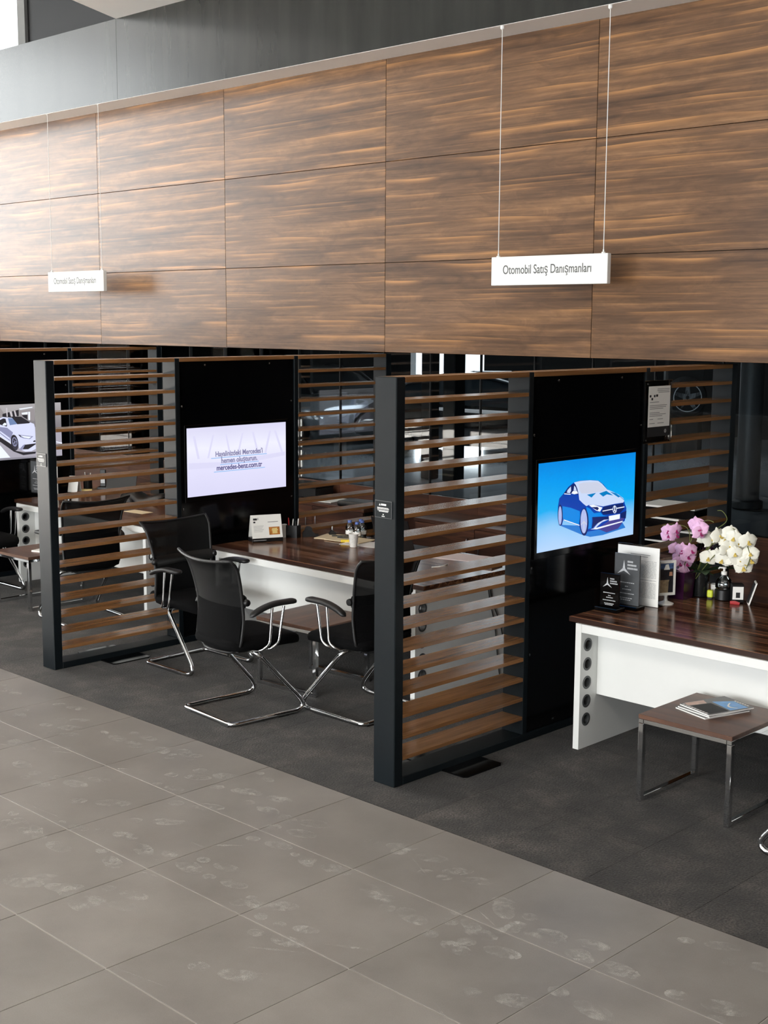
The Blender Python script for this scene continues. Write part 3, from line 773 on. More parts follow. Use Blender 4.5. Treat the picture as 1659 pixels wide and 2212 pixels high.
# wall behind the booths: walnut wainscot, black glass above
wb = structure(MB().box(-14, 6, 3.775, 3.84, 0.0, 0.868).build('wall_back', 'dark_void'))
JW = 0.565
wp_me = gp_me = mu_me = None
for k in range(-20, 11):
    xa = -2.647 + JW * k
    for nm, mat, args in (('wood_panel', 'cabinet_wood', (-JW / 2 + 0.0015, JW / 2 - 0.0015, 0, 0.025, 0, 0.87)),
                          ('glass_pane', 'dark_glass', (-JW / 2 + 0.003, JW / 2 - 0.003, 0.008, 0.016, 0.872, 2.62))):
        key = nm
        have = wp_me if nm == 'wood_panel' else gp_me
        if have is None:
            o = MB().box(*args).build(nm, mat, wb)
            if nm == 'wood_panel':
                wp_me = o.data
            else:
                gp_me = o.data
        else:
            o = bpy.data.objects.new(nm, have); COL.objects.link(o); o.parent = wb
        o.location = (xa + JW / 2, 3.75, 0)
    if mu_me is None:
        o = MB().box(-0.004, 0.004, 0.004, 0.03, 0.872, 2.62).build('glazing_joint', 'black_plastic', wb); mu_me = o.data
    else:
        o = bpy.data.objects.new('glazing_joint', mu_me); COL.objects.link(o); o.parent = wb
    o.location = (xa, 3.75, 0)

# showroom beyond the glass
structure(MB().box(-30, 8, 3.84, 24, -0.2, -0.002).build('floor_showroom', 'showroom_floor'))
structure(MB().box(-30, 8, 3.84, 20, 3.6, 3.7).build('ceiling_showroom', 'dark_wall'))
structure(MB().box(-16.3, 8, 20, 20.2, 0, 3.6).build('wall_showroom', 'dark_void'))
structure(MB().box(-30, -18.75, 20, 20.2, 0, 3.6).build('wall_showroom_left', 'dark_void'))
structure(MB().box(-30.2, -30, 3.84, 20, 0, 3.6).build('wall_showroom_end', 'dark_void'))
w3 = structure(MB().box(-18.75, -16.3, 20.0, 20.1, 0.0, 0.25).build('window_3', 'dark_wall'))
for xx in (-18.0, -17.2):
    MB().box(xx - 0.03, xx + 0.03, 20.0, 20.1, 0.25, 3.6).build('mullion', 'dark_wall', w3)
MB().box(-18.75, -16.3, 20.0, 20.1, 2.1, 2.16).build('transom', 'dark_wall', w3)
for i, (xx, yy, rr) in enumerate(((-8.915, 10.0, 0.125), (-8.44, 10.0, 0.15))):
    c = MB().box(xx - rr * .8, xx + rr * .8, yy - rr * .8, yy + rr * .8, 0, 3.6, 0.02).build('showroom_pillar', 'dark_void')
    tag(c, ('square black pillar beyond the glass, left of two close together', 'square black pillar beyond the glass, right of two close together')[i], 'pillar', 'black pillars in the showroom')
c = MB().lathe([(0.17, 0), (0.2, 0.02), (0.2, 0.1), (0.15, 0.12), (0.15, 3.6)], (-3.93, 10.6, 0), 28).build('round_column', 'column_grey', smooth=40)
tag(c, 'round grey column beyond the black glass at the far right', 'column')

# ================================================================== partitions
SLATZ = [1.967, 1.851, 1.737, 1.623, 1.507, 1.393, 1.278, 1.166, 1.049, 0.932, 0.819, 0.703, 0.587, 0.474, 0.357, 0.243, 0.132]


def make_partition(label):
    t = thing('slatted_partition', label, 'partition', group='slatted partitions between the booths')
    MB().box(-0.15, 0, 0, 0.065, 0, 2.1, 0.004).build('front_post', 'black_metal', t)
    MB().box(-0.15, 0, 3.215, 3.28, 0, 2.1, 0.004).build('end_post', 'black_metal', t)
    for y0 in (1.05, 2.195):
        MB().box(-0.15, 0, y0, y0 + 0.042, 0.045, 2.099, 0.003).build('upright', 'black_metal', t)
    MB().box(-0.15, 0, 0.066, 3.214, 0.0, 0.045, 0.003).build('bottom_rail', 'black_metal', t)
    p = MB().box(-0.138, -0.012, 1.093, 2.194, 0.0455, 2.072).build('screen_panel', 'black_gloss', t)
    s = None
    for side, xs in ((1, -0.0118), (-1, -0.1382)):
        for (yy, zz) in ((1.115, 1.75), (2.17, 1.75), (1.115, 1.0), (2.17, 1.0), (1.33, 2.045), (1.95, 2.045), (1.115, 0.5), (2.17, 0.5), (1.35, 0.075), (1.95, 0.075)):
            if s is None:
                s = MB().lathe([(0.008, 0), (0.008, 0.003), (0.004, 0.005)], (0, 0, 0), 10, 'x').build('screw', 'steel', p)
                o = s
            else:
                o = bpy.data.objects.new('screw', s.data); COL.objects.link(o); o.parent = p
            o.location = (xs, yy, zz)
            if side < 0:
                o.rotation_euler = (0, 0, PI)
    for y0, y1 in ((0.0655, 1.0495), (1.0925, 2.1945), (2.2375, 3.2145)):
        MB().box(-0.15, 0, y0, y1, 2.073, 2.1, 0.0015).build('top_rail', 'slat_wood', t)
    for y0, y1 in ((0.0655, 1.0495), (2.2375, 3.2145)):
        me = None
        for z in SLATZ:
            if me is None:
                o = MB().box(-0.148, -0.001, y0, y1, 0, 0.021, 0.0012).build('slat', 'slat_wood', t); me = o.data
            else:
                o = bpy.data.objects.new('slat', me); COL.objects.link(o); o.parent = t
            o.location = (0, 0, z)
    for y0 in (0.37, 2.55):
        f = MB().prism([(-0.31, y0 + 0.02), (-0.295, y0), (0.15, y0), (0.165, y0 + 0.02), (0.165, y0 + 0.29), (0.15, y0 + 0.31), (-0.295, y0 + 0.31), (-0.31, y0 + 0.29)], 'z', 0.0, 0.008)
        f.build('foot_plate', 'black_gloss', t)
    # small printed notice on the front post
    q = MB().box(-0.143, -0.024, -0.004, 0.0, 1.393, 1.482, 0.001).build('notice_plate', 'plaque_grey', t)
    MB().box(-0.139, -0.028, -0.0046, -0.004, 1.397, 1.478).build('notice_face', 'black_metal', q)
    g = MB()
    g.box(-0.098, -0.062, -0.0052, -0.0046, 1.457, 1.466)
    g.add([(-0.112, -0.0052, 1.456), (-0.101, -0.0052, 1.456), (-0.1065, -0.0052, 1.467)], [(0, 1, 2)])
    for zz, a, bb in ((1.444, -0.124, -0.046), (1.4385, -0.124, -0.042), (1.431, -0.122, -0.044), (1.4255, -0.112, -0.048)):
        g.box(a, bb, -0.0052, -0.0046, zz, zz + 0.0028)
    g.lathe([(0.0035, 0), (0.0035, 0.0006)], (-0.082, -0.0052, 1.412), 12, 'y')
    g.box(-0.092, -0.072, -0.0052, -0.0046, 1.401, 1.4045)
    g.build('notice_print', 'paper', q)
    return t


pr = make_partition('slatted partition nearest the camera, carrying the screen with the blue car')
pl = dup(pr, (-D, 0, 0), 0, 'slatted partition in the middle, carrying the pale lilac text screen')
dup(pr, (-3 * D, 0, 0), 0, 'unseen slatted partition added to block reflections, second from the left end')  # this and the next two are added unseen, to shade booths and block reflections
dup(pr, (-4 * D, 0, 0), 0, 'unseen slatted partition added to block reflections, at the left end')
dup(pr, (D, 0, 0), 0, 'unseen slatted partition added to block reflections, at the right end')
p3 = dup(pr, (-2 * D, 0, 0), 0, 'slatted partition farthest left, mostly behind another, with the white car screen')


def make_tv(loc, screen_mat, label, polys, eps=0.00012):
    t = thing('television', label, 'television', loc, 0, 'screens on the partitions')
    MB().box(-0.0115, 0.0015, 1.125, 2.125, 1.045, 1.612, 0.002).build('bezel', 'black_gloss', t)
    MB().box(0.0016, 0.0026, 1.145, 2.10, 1.084, 1.59).build('display', screen_mat, t)
    if polys:
        by = []
        mats = []
        g = MB()
        for i, (c, ps) in enumerate(polys):
            nm = 'pix_' + c
            if nm not in mats:
                mats.append(nm)
            g.k = mats.index(nm)
            g.add([(0.0028 + eps * i, y, z) for y, z in ps], [tuple(range(len(ps)))])
        g.build('picture', mats, t, recalc=False)
    return t


make_tv((0, 0, 0), 'screen_blue', 'flat screen showing a blue car on a light blue ground', CAR_BLUE)
tv2 = make_tv((-D, 0, 0), 'screen_lavender', 'flat screen showing three lines of text on pale lilac', None)
make_tv((-2 * D, 0, 0), 'screen_street', 'flat screen showing a white car in a grey street', CAR_WHITE)
g = MB()
for k, (ya, yb, w) in enumerate(((1.2, 1.24, .02), (1.38, 1.33, .016), (1.5, 1.54, .016), (1.66, 1.61, .016), (1.76, 1.81, .018), (1.93, 1.88, .02), (1.98, 2.05, .02))):
    g.add([(0.0028, ya, 1.53), (0.0028, ya + w, 1.53), (0.0028, yb + w, 1.36), (0.0028, yb, 1.36)], [(0, 1, 2, 3)])
g.add([(0.0027, 1.16, 1.335), (0.0027, 1.5, 1.32), (0.0027, 1.75, 1.34), (0.0027, 2.09, 1.36), (0.0027, 2.09, 1.33), (0.0027, 1.7, 1.30), (0.0027, 1.4, 1.285), (0.0027, 1.16, 1.29)], [tuple(range(8))])
g.build('picture', 'pix_beam', tv2, recalc=False)
TR = (PI / 2, 0, PI / 2)
for body, z, s, mat in (("Hayalinizdeki Mercedes'i", 1.383, 0.054, 'pix_text'), ('hemen oluşturun.', 1.331, 0.054, 'pix_text'), ('mercedes-benz.com.tr', 1.279, 0.054, 'pix_text_dark')):
    text_mesh('text_line', body, s, mat, tv2, (0.0034, 1.635, z), TR, 0.86 if len(body) > 20 else 0.9, bold=0.0012)
for (a, b_, z) in ((1.365, 1.905, 1.356), (1.45, 1.825, 1.304), (1.39, 1.885, 1.252)):
    MB().box(0.003, 0.0036, a, b_, z - 0.003, z + 0.003).build('underline', 'pix_line', tv2)

# acrylic notice holder on the near partition
t = thing('notice_holder', 'clear acrylic holder with a printed certificate hung on the near partition', 'notice holder', (0, 0, 0))
MB().box(0.002, 0.012, 2.172, 2.475, 1.635, 2.02, 0.002).build('holder', 'clear_acrylic', t)
MB().box(0.0125, 0.0135, 2.205, 2.445, 1.735, 1.985).build('sheet', 'paper', t)
MB().box(0.0125, 0.0137, 2.205, 2.445, 1.675, 1.734).build('sheet_footer', 'print_dark', t)
g = MB()
for z, a, b_ in ((1.965, 2.30, 2.435), (1.955, 2.30, 2.435), (1.945, 2.31, 2.435), (1.885, 2.22, 2.32), (1.865, 2.22, 2.41), (1.855, 2.22, 2.40), (1.845, 2.22, 2.37), (1.82, 2.22, 2.33), (1.81, 2.22, 2.4), (1.80, 2.22, 2.36), (1.78, 2.22, 2.26), (1.78, 2.31, 2.37), (1.755, 2.22, 2.28), (1.755, 2.31, 2.38)):
    g.box(0.0135, 0.0139, a, b_, z, z + 0.004)
g.build('print', 'print_grey', t)
g = MB()
for a, z, w in ((2.215, 1.918, .018), (2.235, 1.9, .018), (2.262, 1.918, .016), (2.285, 1.92, .022)):
    g.box(0.0135, 0.0139, a, a + w, z, z + 0.014)
g.build('seal', 'print_dark', t)
MB().lathe([(0.012, 0), (0.012, 0.0004), (0.008, 0.0004), (0.008, 0)], (0.0138, 2.40, 1.705), 16, 'x').build('emblem', 'print_light', t)
for yy, zz in ((2.19, 2.0), (2.455, 2.0), (2.19, 1.655), (2.455, 1.655)):
    MB().lathe([(0.006, 0), (0.006, 0.004), (0.003, 0.006)], (0.012, yy, zz), 10, 'x').build('screw', 'steel', t)


# ------------------------------------------------------------------ hanging signs
def make_sign(loc, label):
    t = thing('hanging_sign', label, 'sign', loc, 0, 'hanging signs over the booths')
    MB().box(-0.5, 0.5, -0.02, 0.02, -0.1, 0.1, 0.003).build('board', 'sign_white', t)
    text_mesh('lettering', 'Otomobil Satış Danışmanları', 0.088, 'sign_text', t, (-0.01, -0.0206, 0.006), (PI / 2, 0, 0), 0.735, bold=0.0007)
    for s in (-1, 1):
        w = MB().tube([(s * 0.452, 0, 0.118), (s * 0.452, 0, 1.66)], 0.0028, 6).build('wire', 'sign_white', t)
        MB().lathe([(0.014, 0.1), (0.014, 0.108), (0.006, 0.112), (0.006, 0.125)], (s * 0.452, 0, 0), 12).build('clip', 'sign_white', t, smooth=30)
        MB().lathe([(0.006, 1.655), (0.014, 1.662), (0.014, 1.682)], (s * 0.452, 0, 0), 12).build('ceiling_cap', 'sign_white', t, smooth=30)
    return t


sg = make_sign((-1.165, 2.72, 2.725), 'white hanging sign on two wires, the larger and nearer one on the right')
dup(sg, (-7.065, 2.72, 2.742), 0, 'white hanging sign on two wires, the smaller farther one on the left')


# ------------------------------------------------------------------ desks
HZ = [0.594, 0.483, 0.377, 0.27, 0.164]


def leg_panel(x0, x1, depth=0.95, top=0.72, yc=0.065, r=0.031):
    g = MB()
    ya, yb, c = yc - 0.045, yc + 0.045, 0.045
    zs = sorted(HZ)
    n = 24
    for x in (x0, x1):
        q = lambda a, b_, e, f: g.add([(x, a, e), (x, b_, e), (x, b_, f), (x, a, f)], [(0, 1, 2, 3)])
        q(0, ya, 0, top); q(yb, depth, 0, top)
        prev = 0.0
        for z in zs:
            q(ya, yb, prev, z - c); prev = z + c
            vs = []
            for k in range(n):
                t = 2 * PI * (k + 0.5) / n
                cs, sn = math.cos(t), math.sin(t)
                m = max(abs(cs), abs(sn))
                vs.append((x, yc + r * cs, z + r * sn)); vs.append((x, yc + c * cs / m, z + c * sn / m))
            g.add(vs, [(2 * k, 2 * k + 1, (2 * k + 3) % (2 * n), (2 * k + 2) % (2 * n)) for k in range(n)])
            for sy, sz in ((1, 1), (1, -1), (-1, 1), (-1, -1)):     # corner slivers
                t = math.pi / n
                m = math.cos(t)
                e = c * math.tan(PI / 4 - PI / n * (1 if n % 8 == 0 else 1))
                g.add([(x, yc + sy * c, z + sz * c), (x, yc + sy * c, z + sz * e), (x, yc + sy * e, z + sz * c)], [(0, 1, 2)])
        q(ya, yb, prev, top)
    for (a, b_, e, f) in ((0, 0, 0, top), (depth, depth, 0, top)):
        g.add([(x0, a, e), (x1, a, e), (x1, a, f), (x0, a, f)], [(0, 1, 2, 3)])
    for z in (0, top):
        g.add([(x0, 0, z), (x1, 0, z), (x1, depth, z), (x0, depth, z)], [(0, 1, 2, 3)])
    return g


def grommet(x0, x1):
    prof = [(0.027, x0 - 0.002), (0.038, x0 - 0.002), (0.038, x0 + 0.0005), (0.0305, x0 + 0.0005), (0.0305, x1 - 0.0005), (0.038, x1 - 0.0005), (0.038, x1 + 0.002), (0.027, x1 + 0.002)]
    g = MB().lathe(prof, (0, 0, 0), 24, 'x', cap=False)
    n = 24
    k = len(prof) - 1
    g.f += [(i, (i + 1) % n, k * n + (i + 1) % n, k * n + i) for i in range(n)]
    g.m += [0] * n
    return g


def make_desk(loc, label):
    t = thing('office_desk', label, 'desk', loc, 0, 'white desks with walnut tops')
    MB().box(-0.055, 2.04, 0.015, 1.10, 0.72, 0.75, 0.002).build('desktop', 'desk_wood', t)
    MB().box(-0.055, 2.04, 0.0138, 0.0148, 0.721, 0.7485).box(-0.0562, -0.0552, 0.0138, 1.10, 0.721, 0.7485).build('edge_band', 'edge_brown', t)
    for x0, x1 in ((0.0, 0.038), (1.947, 1.985)):
        l = leg_panel(x0, x1).build('leg_panel', 'white_laminate', t)
        me = None
        for z in HZ:
            if me is None:
                o = grommet(x0, x1).build('grommet', 'grommet_grey', l, smooth=40); me = o.data
            else:
                o = bpy.data.objects.new('grommet', me); COL.objects.link(o); o.parent = l
            o.location = (0, 0.065, z)
    MB().box(0.0385, 1.9465, 0.0, 0.038, 0.672, 0.7195, 0.0015).build('front_beam', 'white_laminate', t)
    MB().box(0.0385, 1.9465, 0.16, 0.178, 0.291, 0.7195, 0.001).build('modesty_panel', 'white_laminate', t)
    MB().lathe([(0.006, 0.036), (0.006, 0.040)], (0, 0.11, 0.655), 10, 'x').build('lock_pin', 'print_dark', t)
    return t


DR = (0.262, 1.175, 0)
DL = (0.262 - D, 1.19, 0)
DF = (-6.14, 1.43, 0)
dk = make_desk(DR, 'white desk with walnut top holding the orchids, nearest and cut by the frame')
dup(dk, DL, 0, 'white desk with walnut top holding the tent calendar and paper cup')
dup(dk, DF, 0, 'white desk with walnut top in the far left booth behind the slats')


# ------------------------------------------------------------------ low side tables
def make_table(loc, rz, label):
    t = thing('side_table', label, 'table', loc, rz, 'chrome framed side tables')
    a, b_ = 0.26, 0.27
    MB().box(-a, a, -b_, b_, 0.428, 0.45, 0.002).build('tabletop', 'table_wood', t)
    w = 0.028
    for sx in (-1, 1):
        for sy in (-1, 1):
            x, y = sx * (a - w / 2 - 0.001), sy * (b_ - w / 2 - 0.001)
            MB().box(x - w / 2, x + w / 2, y - w / 2, y + w / 2, 0.0, 0.405, 0.002).build('leg', 'chrome', t)
        x = sx * (a - w / 2 - 0.001)
        MB().box(x - w / 2, x + w / 2, -b_ + w + 0.002, b_ - w - 0.002, 0.0, w, 0.002).build('floor_bar', 'chrome', t)
    f = MB()
    for s in (-1, 1):
        x = s * (a - w / 2 - 0.001); f.box(x - w / 2, x + w / 2, -b_ + 0.001, b_ - 0.001, 0.4055, 0.4275, 0.002)
        y = s * (b_ - w / 2 - 0.001); f.box(-a + w + 0.002, a - w - 0.002, y - w / 2, y + w / 2, 0.4055, 0.4275, 0.002)
    f.build('top_frame', 'chrome', t)
    return t


tb = make_table((1.235, 1.005, 0), 0.0, 'chrome framed side table with magazines, nearest on the right')
dup(tb, (-1.765, 1.06, 0), PI / 2 + 0.06, 'chrome framed side table standing among the mesh chairs in the middle booth')
dup(tb, (-5.22, 1.10, 0), 0.03, 'chrome framed side table at the far left edge of the photo')


# ------------------------------------------------------------------ visitor chairs
def make_chair(loc, rz, label):
    t = thing('visitor_chair', label, 'chair', loc, rz, 'black cantilever visitor chairs')
    # one bent chrome tube: cross bar under the seat, sloping uprights, loop on the floor
    P = [(0.0, -0.03, 0.412), (0.22, -0.03, 0.412), (0.262, 0.335, 0.0145), (0.262, -0.245, 0.0145), (-0.262, -0.245, 0.0145), (-0.262, 0.335, 0.0145), (-0.22, -0.03, 0.412), (0.0, -0.03, 0.412)]
    path = fillet(P, [0, 0.05, 0.13, 0.05, 0.05, 0.13, 0.05, 0], 8)
    MB().tube(path, 0.0142, 12).build('cantilever_frame', 'chrome', t, smooth=60)
    for sx in (-1, 1):
        MB().box(sx * 0.262 - 0.012, sx * 0.262 + 0.012, 0.09, 0.17, 0.0, 0.006, 0.001).build('glide', 'black_plastic', t)
        MB().box(sx * 0.2 - 0.04, sx * 0.2 + 0.04, -0.257, -0.233, 0.0, 0.006, 0.001).build('glide', 'black_plastic', t)
    MB().box(-0.17, 0.17, -0.13, 0.13, 0.412, 0.432, 0.004).build('seat_plate', 'black_plastic', t)

    # seat: rounded cushion with a falling front edge
    def seat(u, v):
        th = 2 * PI * u
        c, s = math.cos(th), math.sin(th)
        k = 0.38
        ex = math.copysign(abs(c) ** k, c); ey = math.copysign(abs(s) ** k, s)
        prof = [(0.0, 0.432), (0.90, 0.432), (0.985, 0.445), (1.0, 0.465), (0.985, 0.486), (0.92, 0.497), (0.6, 0.503), (0.0, 0.503)]
        i = min(int(v * 7 + 1e-6), 6); f = v * 7 - i
        r = prof[i][0] * (1 - f) + prof[i + 1][0] * f; z = prof[i][1] * (1 - f) + prof[i + 1][1] * f
        x, y = ex * r * 0.25, 0.055 + ey * r * 0.265
        if y > 0.18:
            z -= (y - 0.18) ** 2 * 1.4
        return (x, y, z)
    MB().grid(seat, 40, 7).build('seat', 'black_fabric', t, smooth=50)

    # back: flared mesh shell with a rolled top edge
    H0, H1 = 0.42, 0.975

    def halfw(v):
        w = 0.232 + 0.008 * math.sin(min(v, 0.5) * PI) + 0.05 * max(0, v - 0.45) ** 1.5 * 2.0
        if v < 0.12:
            w -= 0.085 * (1 - v / 0.12) ** 2.2
        return w

    def backp(s, v, off=0.0):
        y = -0.205 + 0.035 * math.sin(v * PI * 0.75) - 0.14 * max(0, v - 0.35) ** 1.35
        y -= 0.06 * max(0, (v - 0.88) / 0.12) ** 2 * 0.6
        y += 0.045 * s * s
        z = H0 + (H1 - H0) * v + 0.022 * s * s * max(0, v - 0.5) * 2 - 0.0 * s
        return Vector((s * halfw(v), y + off, z))
    MB().grid(lambda u, v: tuple(backp(2 * u - 1, v)), 18, 22).build('backrest', 'mesh_fabric', t, smooth=80)
    edge = [backp(s / 8, 0.0) for s in range(-8, 9)] + [backp(1, k / 20) for k in range(1, 21)] + [backp(s / 8, 1.0) for s in range(7, -9, -1)] + [backp(-1, k / 20) for k in range(19, 0, -1)]
    MB().tube(edge, 0.0095, 8, closed=True).build('back_frame', 'arm_plastic', t, smooth=70)
    # rear cover of the shell and the bracket that joins back and seat
    MB().grid(lambda u, v: tuple(backp((2 * u - 1) * 0.98, 0.012 + v * 0.5, -0.012 * math.sin(PI * min(1, max(0, v))) ** 0.5)), 16, 12).build('back_cover', 'black_fabric', t, smooth=80)
    MB().tube(fillet([(0, -0.10, 0.421), (0, -0.185, 0.421), tuple(backp(0, 0.06, 0.012))], 0.03), 0.016, 10).build('back_bracket', 'black_plastic', t, smooth=70)
    lum = MB().grid(lambda u, v: tuple(backp((2 * u - 1) * 0.99, 0.50 + 0.12 * v, 0.02 + 0.012 * math.sin(v * PI))), 16, 5).build('lumbar_pad', 'black_plastic', t, smooth=80)
    for sx in (-1, 1):
        p = backp(sx, 0.56, 0.0)
        MB().lathe([(0.004, -0.012), (0.02, -0.01), (0.022, 0.0), (0.02, 0.014), (0.008, 0.02)], (p.x + sx * 0.012, p.y + 0.02, p.z), 14, 'x').build('lumbar_knob', 'black_plastic', lum, smooth=60)

    # arms: two chrome tubes each under a drooping pad
    for sx in (-1, 1):
        for dy in (-0.03, 0.035):
            P = [(sx * 0.292, 0.075 + dy * 1.3, 0.69), (sx * 0.292, 0.045 + dy, 0.47), (sx * 0.275, 0.0 + dy, 0.4345), (sx * 0.17, -0.03 + dy, 0.424)]
            MB().tube(fillet(P, 0.06, 6), 0.0085, 8).build('arm_tube', 'chrome', t, smooth=60)

        def pad(u, v):
            y = -0.125 + 0.335 * v
            zc = 0.712 - 0.9 * max(0, 0.09 - y) ** 2 * 1.35 + 0.0 * y - 0.12 * max(0, y - 0.12) ** 2
            end = min(v / 0.12, (1 - v) / 0.1, 1.0)
            end = math.sqrt(max(0.0, 1 - (1 - max(0, end)) ** 2))
            hw = (0.024 + 0.010 * v) * (0.25 + 0.75 * end); ht = 0.0155 * (0.2 + 0.8 * end)
            th = 2 * PI * u
            c, s = math.cos(th), math.sin(th)
            return (sx * 0.292 + math.copysign(abs(c) ** 0.6, c) * hw, y, zc + math.copysign(abs(s) ** 0.8, s) * ht)
        g = MB().grid(pad, 16, 22)
        g.f += [tuple(range(16)), tuple(22 * 17 + k for k in range(16))]; g.m += [0, 0]
        g.build('armrest', 'arm_plastic', t, smooth=60)
    return t


ch = make_chair((-1.61, 0.31, 0), -0.09, 'black mesh visitor chair turned away, in front in the middle booth')
dup(ch, (-2.69, 0.81, 0), -PI / 2, 'black mesh visitor chair against the middle partition, left of the side table')
dup(ch, (-1.08, 0.865, 0), PI / 2, 'black mesh visitor chair half hidden behind the near partition post')
dup(ch, (2.03, 0.835, 0), PI / 2, 'black mesh visitor chair cut by the right edge beside the magazine table')
dup(ch, (-6.0, 0.98, 0), -PI / 2, 'black mesh visitor chair cut by the left edge of the photo')
dup(ch, (-4.42, 1.02, 0), PI / 2 - 0.1, 'black mesh visitor chair behind the slats of the middle partition')

# ------------------------------------------------------------------ low walnut cabinets along the glass wall
def make_credenza(loc, label):
    t = thing('low_cabinet', label, 'cabinet', loc, 0, 'low cabinets along the glass wall')
    MB().box(0, 2.6, 0.02, 0.47, 0.06, 0.722).build('carcass', 'dark_void', t)
    MB().box(-0.01, 2.61, 0.0, 0.48, 0.7225, 0.75, 0.002).build('cabinet_top', 'cabinet_wood', t)
    MB().box(0.03, 2.57, 0.05, 0.45, 0.0, 0.0595).build('plinth', 'black_plastic', t)
    for k in range(4):
        x0, x1 = 0.65 * k + 0.003, 0.65 * (k + 1) - 0.003
        d = MB().box(x0, x1, 0.002, 0.0195, 0.065, 0.719, 0.001).build('door', 'cabinet_wood', t)
        hx = x1 - 0.06 if k % 2 == 0 else x0 + 0.06
        MB().tube(fillet([(hx, 0.002, 0.52), (hx, -0.022, 0.52), (hx, -0.022, 0.64), (hx, 0.002, 0.64)], 0.01, 3), 0.005, 8).build('handle', 'steel', d, smooth=50)
    return t


cz = make_credenza((0.3, 3.262, 0), 'low walnut cabinet behind the orchid desk')
dup(cz, (0.3 - D, 3.262, 0), 0, 'low walnut cabinet behind the desk with the tent calendar')
dup(cz, (0.3 - 2 * D, 3.262, 0), 0, 'low walnut cabinet in the far left booth')

ZT = 0.7503


def flat(name, x, y, rz, w, d, h, mat, label, cat, z=ZT, group=None, b=0.0):
    o = MB().box(-w / 2, w / 2, -d / 2, d / 2, 0, h, b).build(name, mat)
    o.location = (x, y, z); o.rotation_euler = (0, 0, rz)
    return tag(o, label, cat, group)


# ------------------------------------------------------------------ things on the near desk
def plaque(loc, rz, w, h, mat, label):
    t = thing('award_plaque', label, 'plaque', loc, rz)
    MB().box(-w / 2 - 0.012, w / 2 + 0.012, -0.045, 0.045, 0, 0.022, 0.003).build('base', 'black_gloss', t)
    MB().box(-w / 2, w / 2, -0.006, 0.006, 0.0225, h, 0.0015).build('plate', mat, t)
    g = MB()
    yy = -0.0066
    cx, cz_, s = -w * 0.12, h * 0.72, h * 0.17
    # three-armed mark and a block of words beside it
    for a in (90, 215, 325):
        t_ = math.radians(a); n = (-math.sin(t_), math.cos(t_)); wd = s * 0.16
        g.add([(cx + n[0] * wd, yy, cz_ + n[1] * wd), (cx - n[0] * wd, yy, cz_ - n[1] * wd), (cx + math.cos(t_) * s, yy, cz_ + math.sin(t_) * s)], [(0, 1, 2)])
    for k, (l0, l1) in enumerate(((0.02, 0.22), (0.02, 0.36), (0.02, 0.40))):
        z = cz_ + s * (0.95 - 0.36 * k)
        x = w * l0
        while x < w * l1:
            g.box(x, x + w * 0.03, yy - 0.0002, yy + 0.0004, z - s * 0.2, z); x += w * 0.045
    for fz, a, b_ in ((0.47, -.32, .30), (0.40, -.06, .06), (0.345, -.16, .18), (0.27, -.34, .32), (0.185, -.26, .24), (0.15, -.22, .18)):
        x = w * a
        while x < w * b_:
            l = w * random.uniform(0.03, 0.09); g.box(x, min(x + l, w * b_), yy - 0.0002, yy + 0.0004, h * fz, h * fz + 0.0045); x += l + w * 0.018
    g.build('lettering', 'print_light', t, recalc=False)
    return t


plaque((0.285, 1.462, ZT), 0.05, 0.125, 0.215, 'black_gloss', 'small black award plaque on the front corner of the orchid desk')
pq2 = plaque((0.315, 1.585, ZT), 0.05, 0.165, 0.315, 'plaque_grey', 'taller grey award plaque behind the small black one')
t = thing('document_stand', 'acrylic stand with a white printed sheet behind the award plaques', 'document stand', (0.31, 1.70, ZT), 0.12)
MB().box(-0.135, 0.135, 0.006, 0.010, 0.0, 0.355, 0.0008).build('acrylic_sheet', 'clear_acrylic', t)
MB().box(-0.132, 0.132, 0.0, 0.001, 0.002, 0.345).build('paper_sheet', 'paper', t)
MB().box(-0.135, 0.135, 0.0102, 0.09, 0.0, 0.0015).build('foot', 'clear_acrylic', t)
g = MB()
g.box(-0.05, 0.075, -0.0006, -0.0002, 0.297, 0.301); g.box(-0.045, 0.06, -0.0006, -0.0002, 0.286, 0.290)
z = 0.262
while z > 0.05:
    for (a, b_) in ((0.012, 0.115), (-0.12, -0.01)):
        x = a
        while x < b_:
            l = random.uniform(0.01, 0.03); g.box(x, min(b_, x + l), -0.0006, -0.0002, z, z + 0.0022); x += l + 0.003
    z -= 0.0078 if random.random() > 0.12 else 0.016
g.build('print', 'print_grey', t, recalc=False)

t = thing('photo_frame', 'white photo frame on a round pedestal foot', 'photo frame', (0.405, 1.852, ZT), math.radians(62))
MB().lathe([(0.048, 0), (0.048, 0.004), (0.03, 0.010), (0.012, 0.018), (0.008, 0.035), (0.012, 0.055)], (0, 0, 0), 28).build('pedestal', 'white_plastic', t, smooth=50)
g = MB()
w, h, z0 = 0.058, 0.205, 0.05
g.box(-w, -w + 0.014, -0.009, 0.009, z0, z0 + h, 0.002); g.box(w - 0.014, w, -0.009, 0.009, z0, z0 + h, 0.002)
g.box(-w + 0.0135, w - 0.0135, -0.009, 0.009, z0, z0 + 0.016, 0.002); g.box(-w + 0.0135, w - 0.0135, -0.009, 0.009, z0 + h - 0.016, z0 + h, 0.002)
g.build('frame', 'white_plastic', t)
g = MB(); pz0, pz1 = z0 + 0.016, z0 + h - 0.016; pw = w - 0.014
mats = ['photo_sand', 'photo_blue', 'photo_dark', 'photo_skin', 'paper']
g.k = 0; g.add([(-pw, -0.003, pz0), (pw, -0.003, pz0), (pw, -0.003, pz0 + 0.075), (-pw, -0.003, pz0 + 0.075)], [(0, 1, 2, 3)])
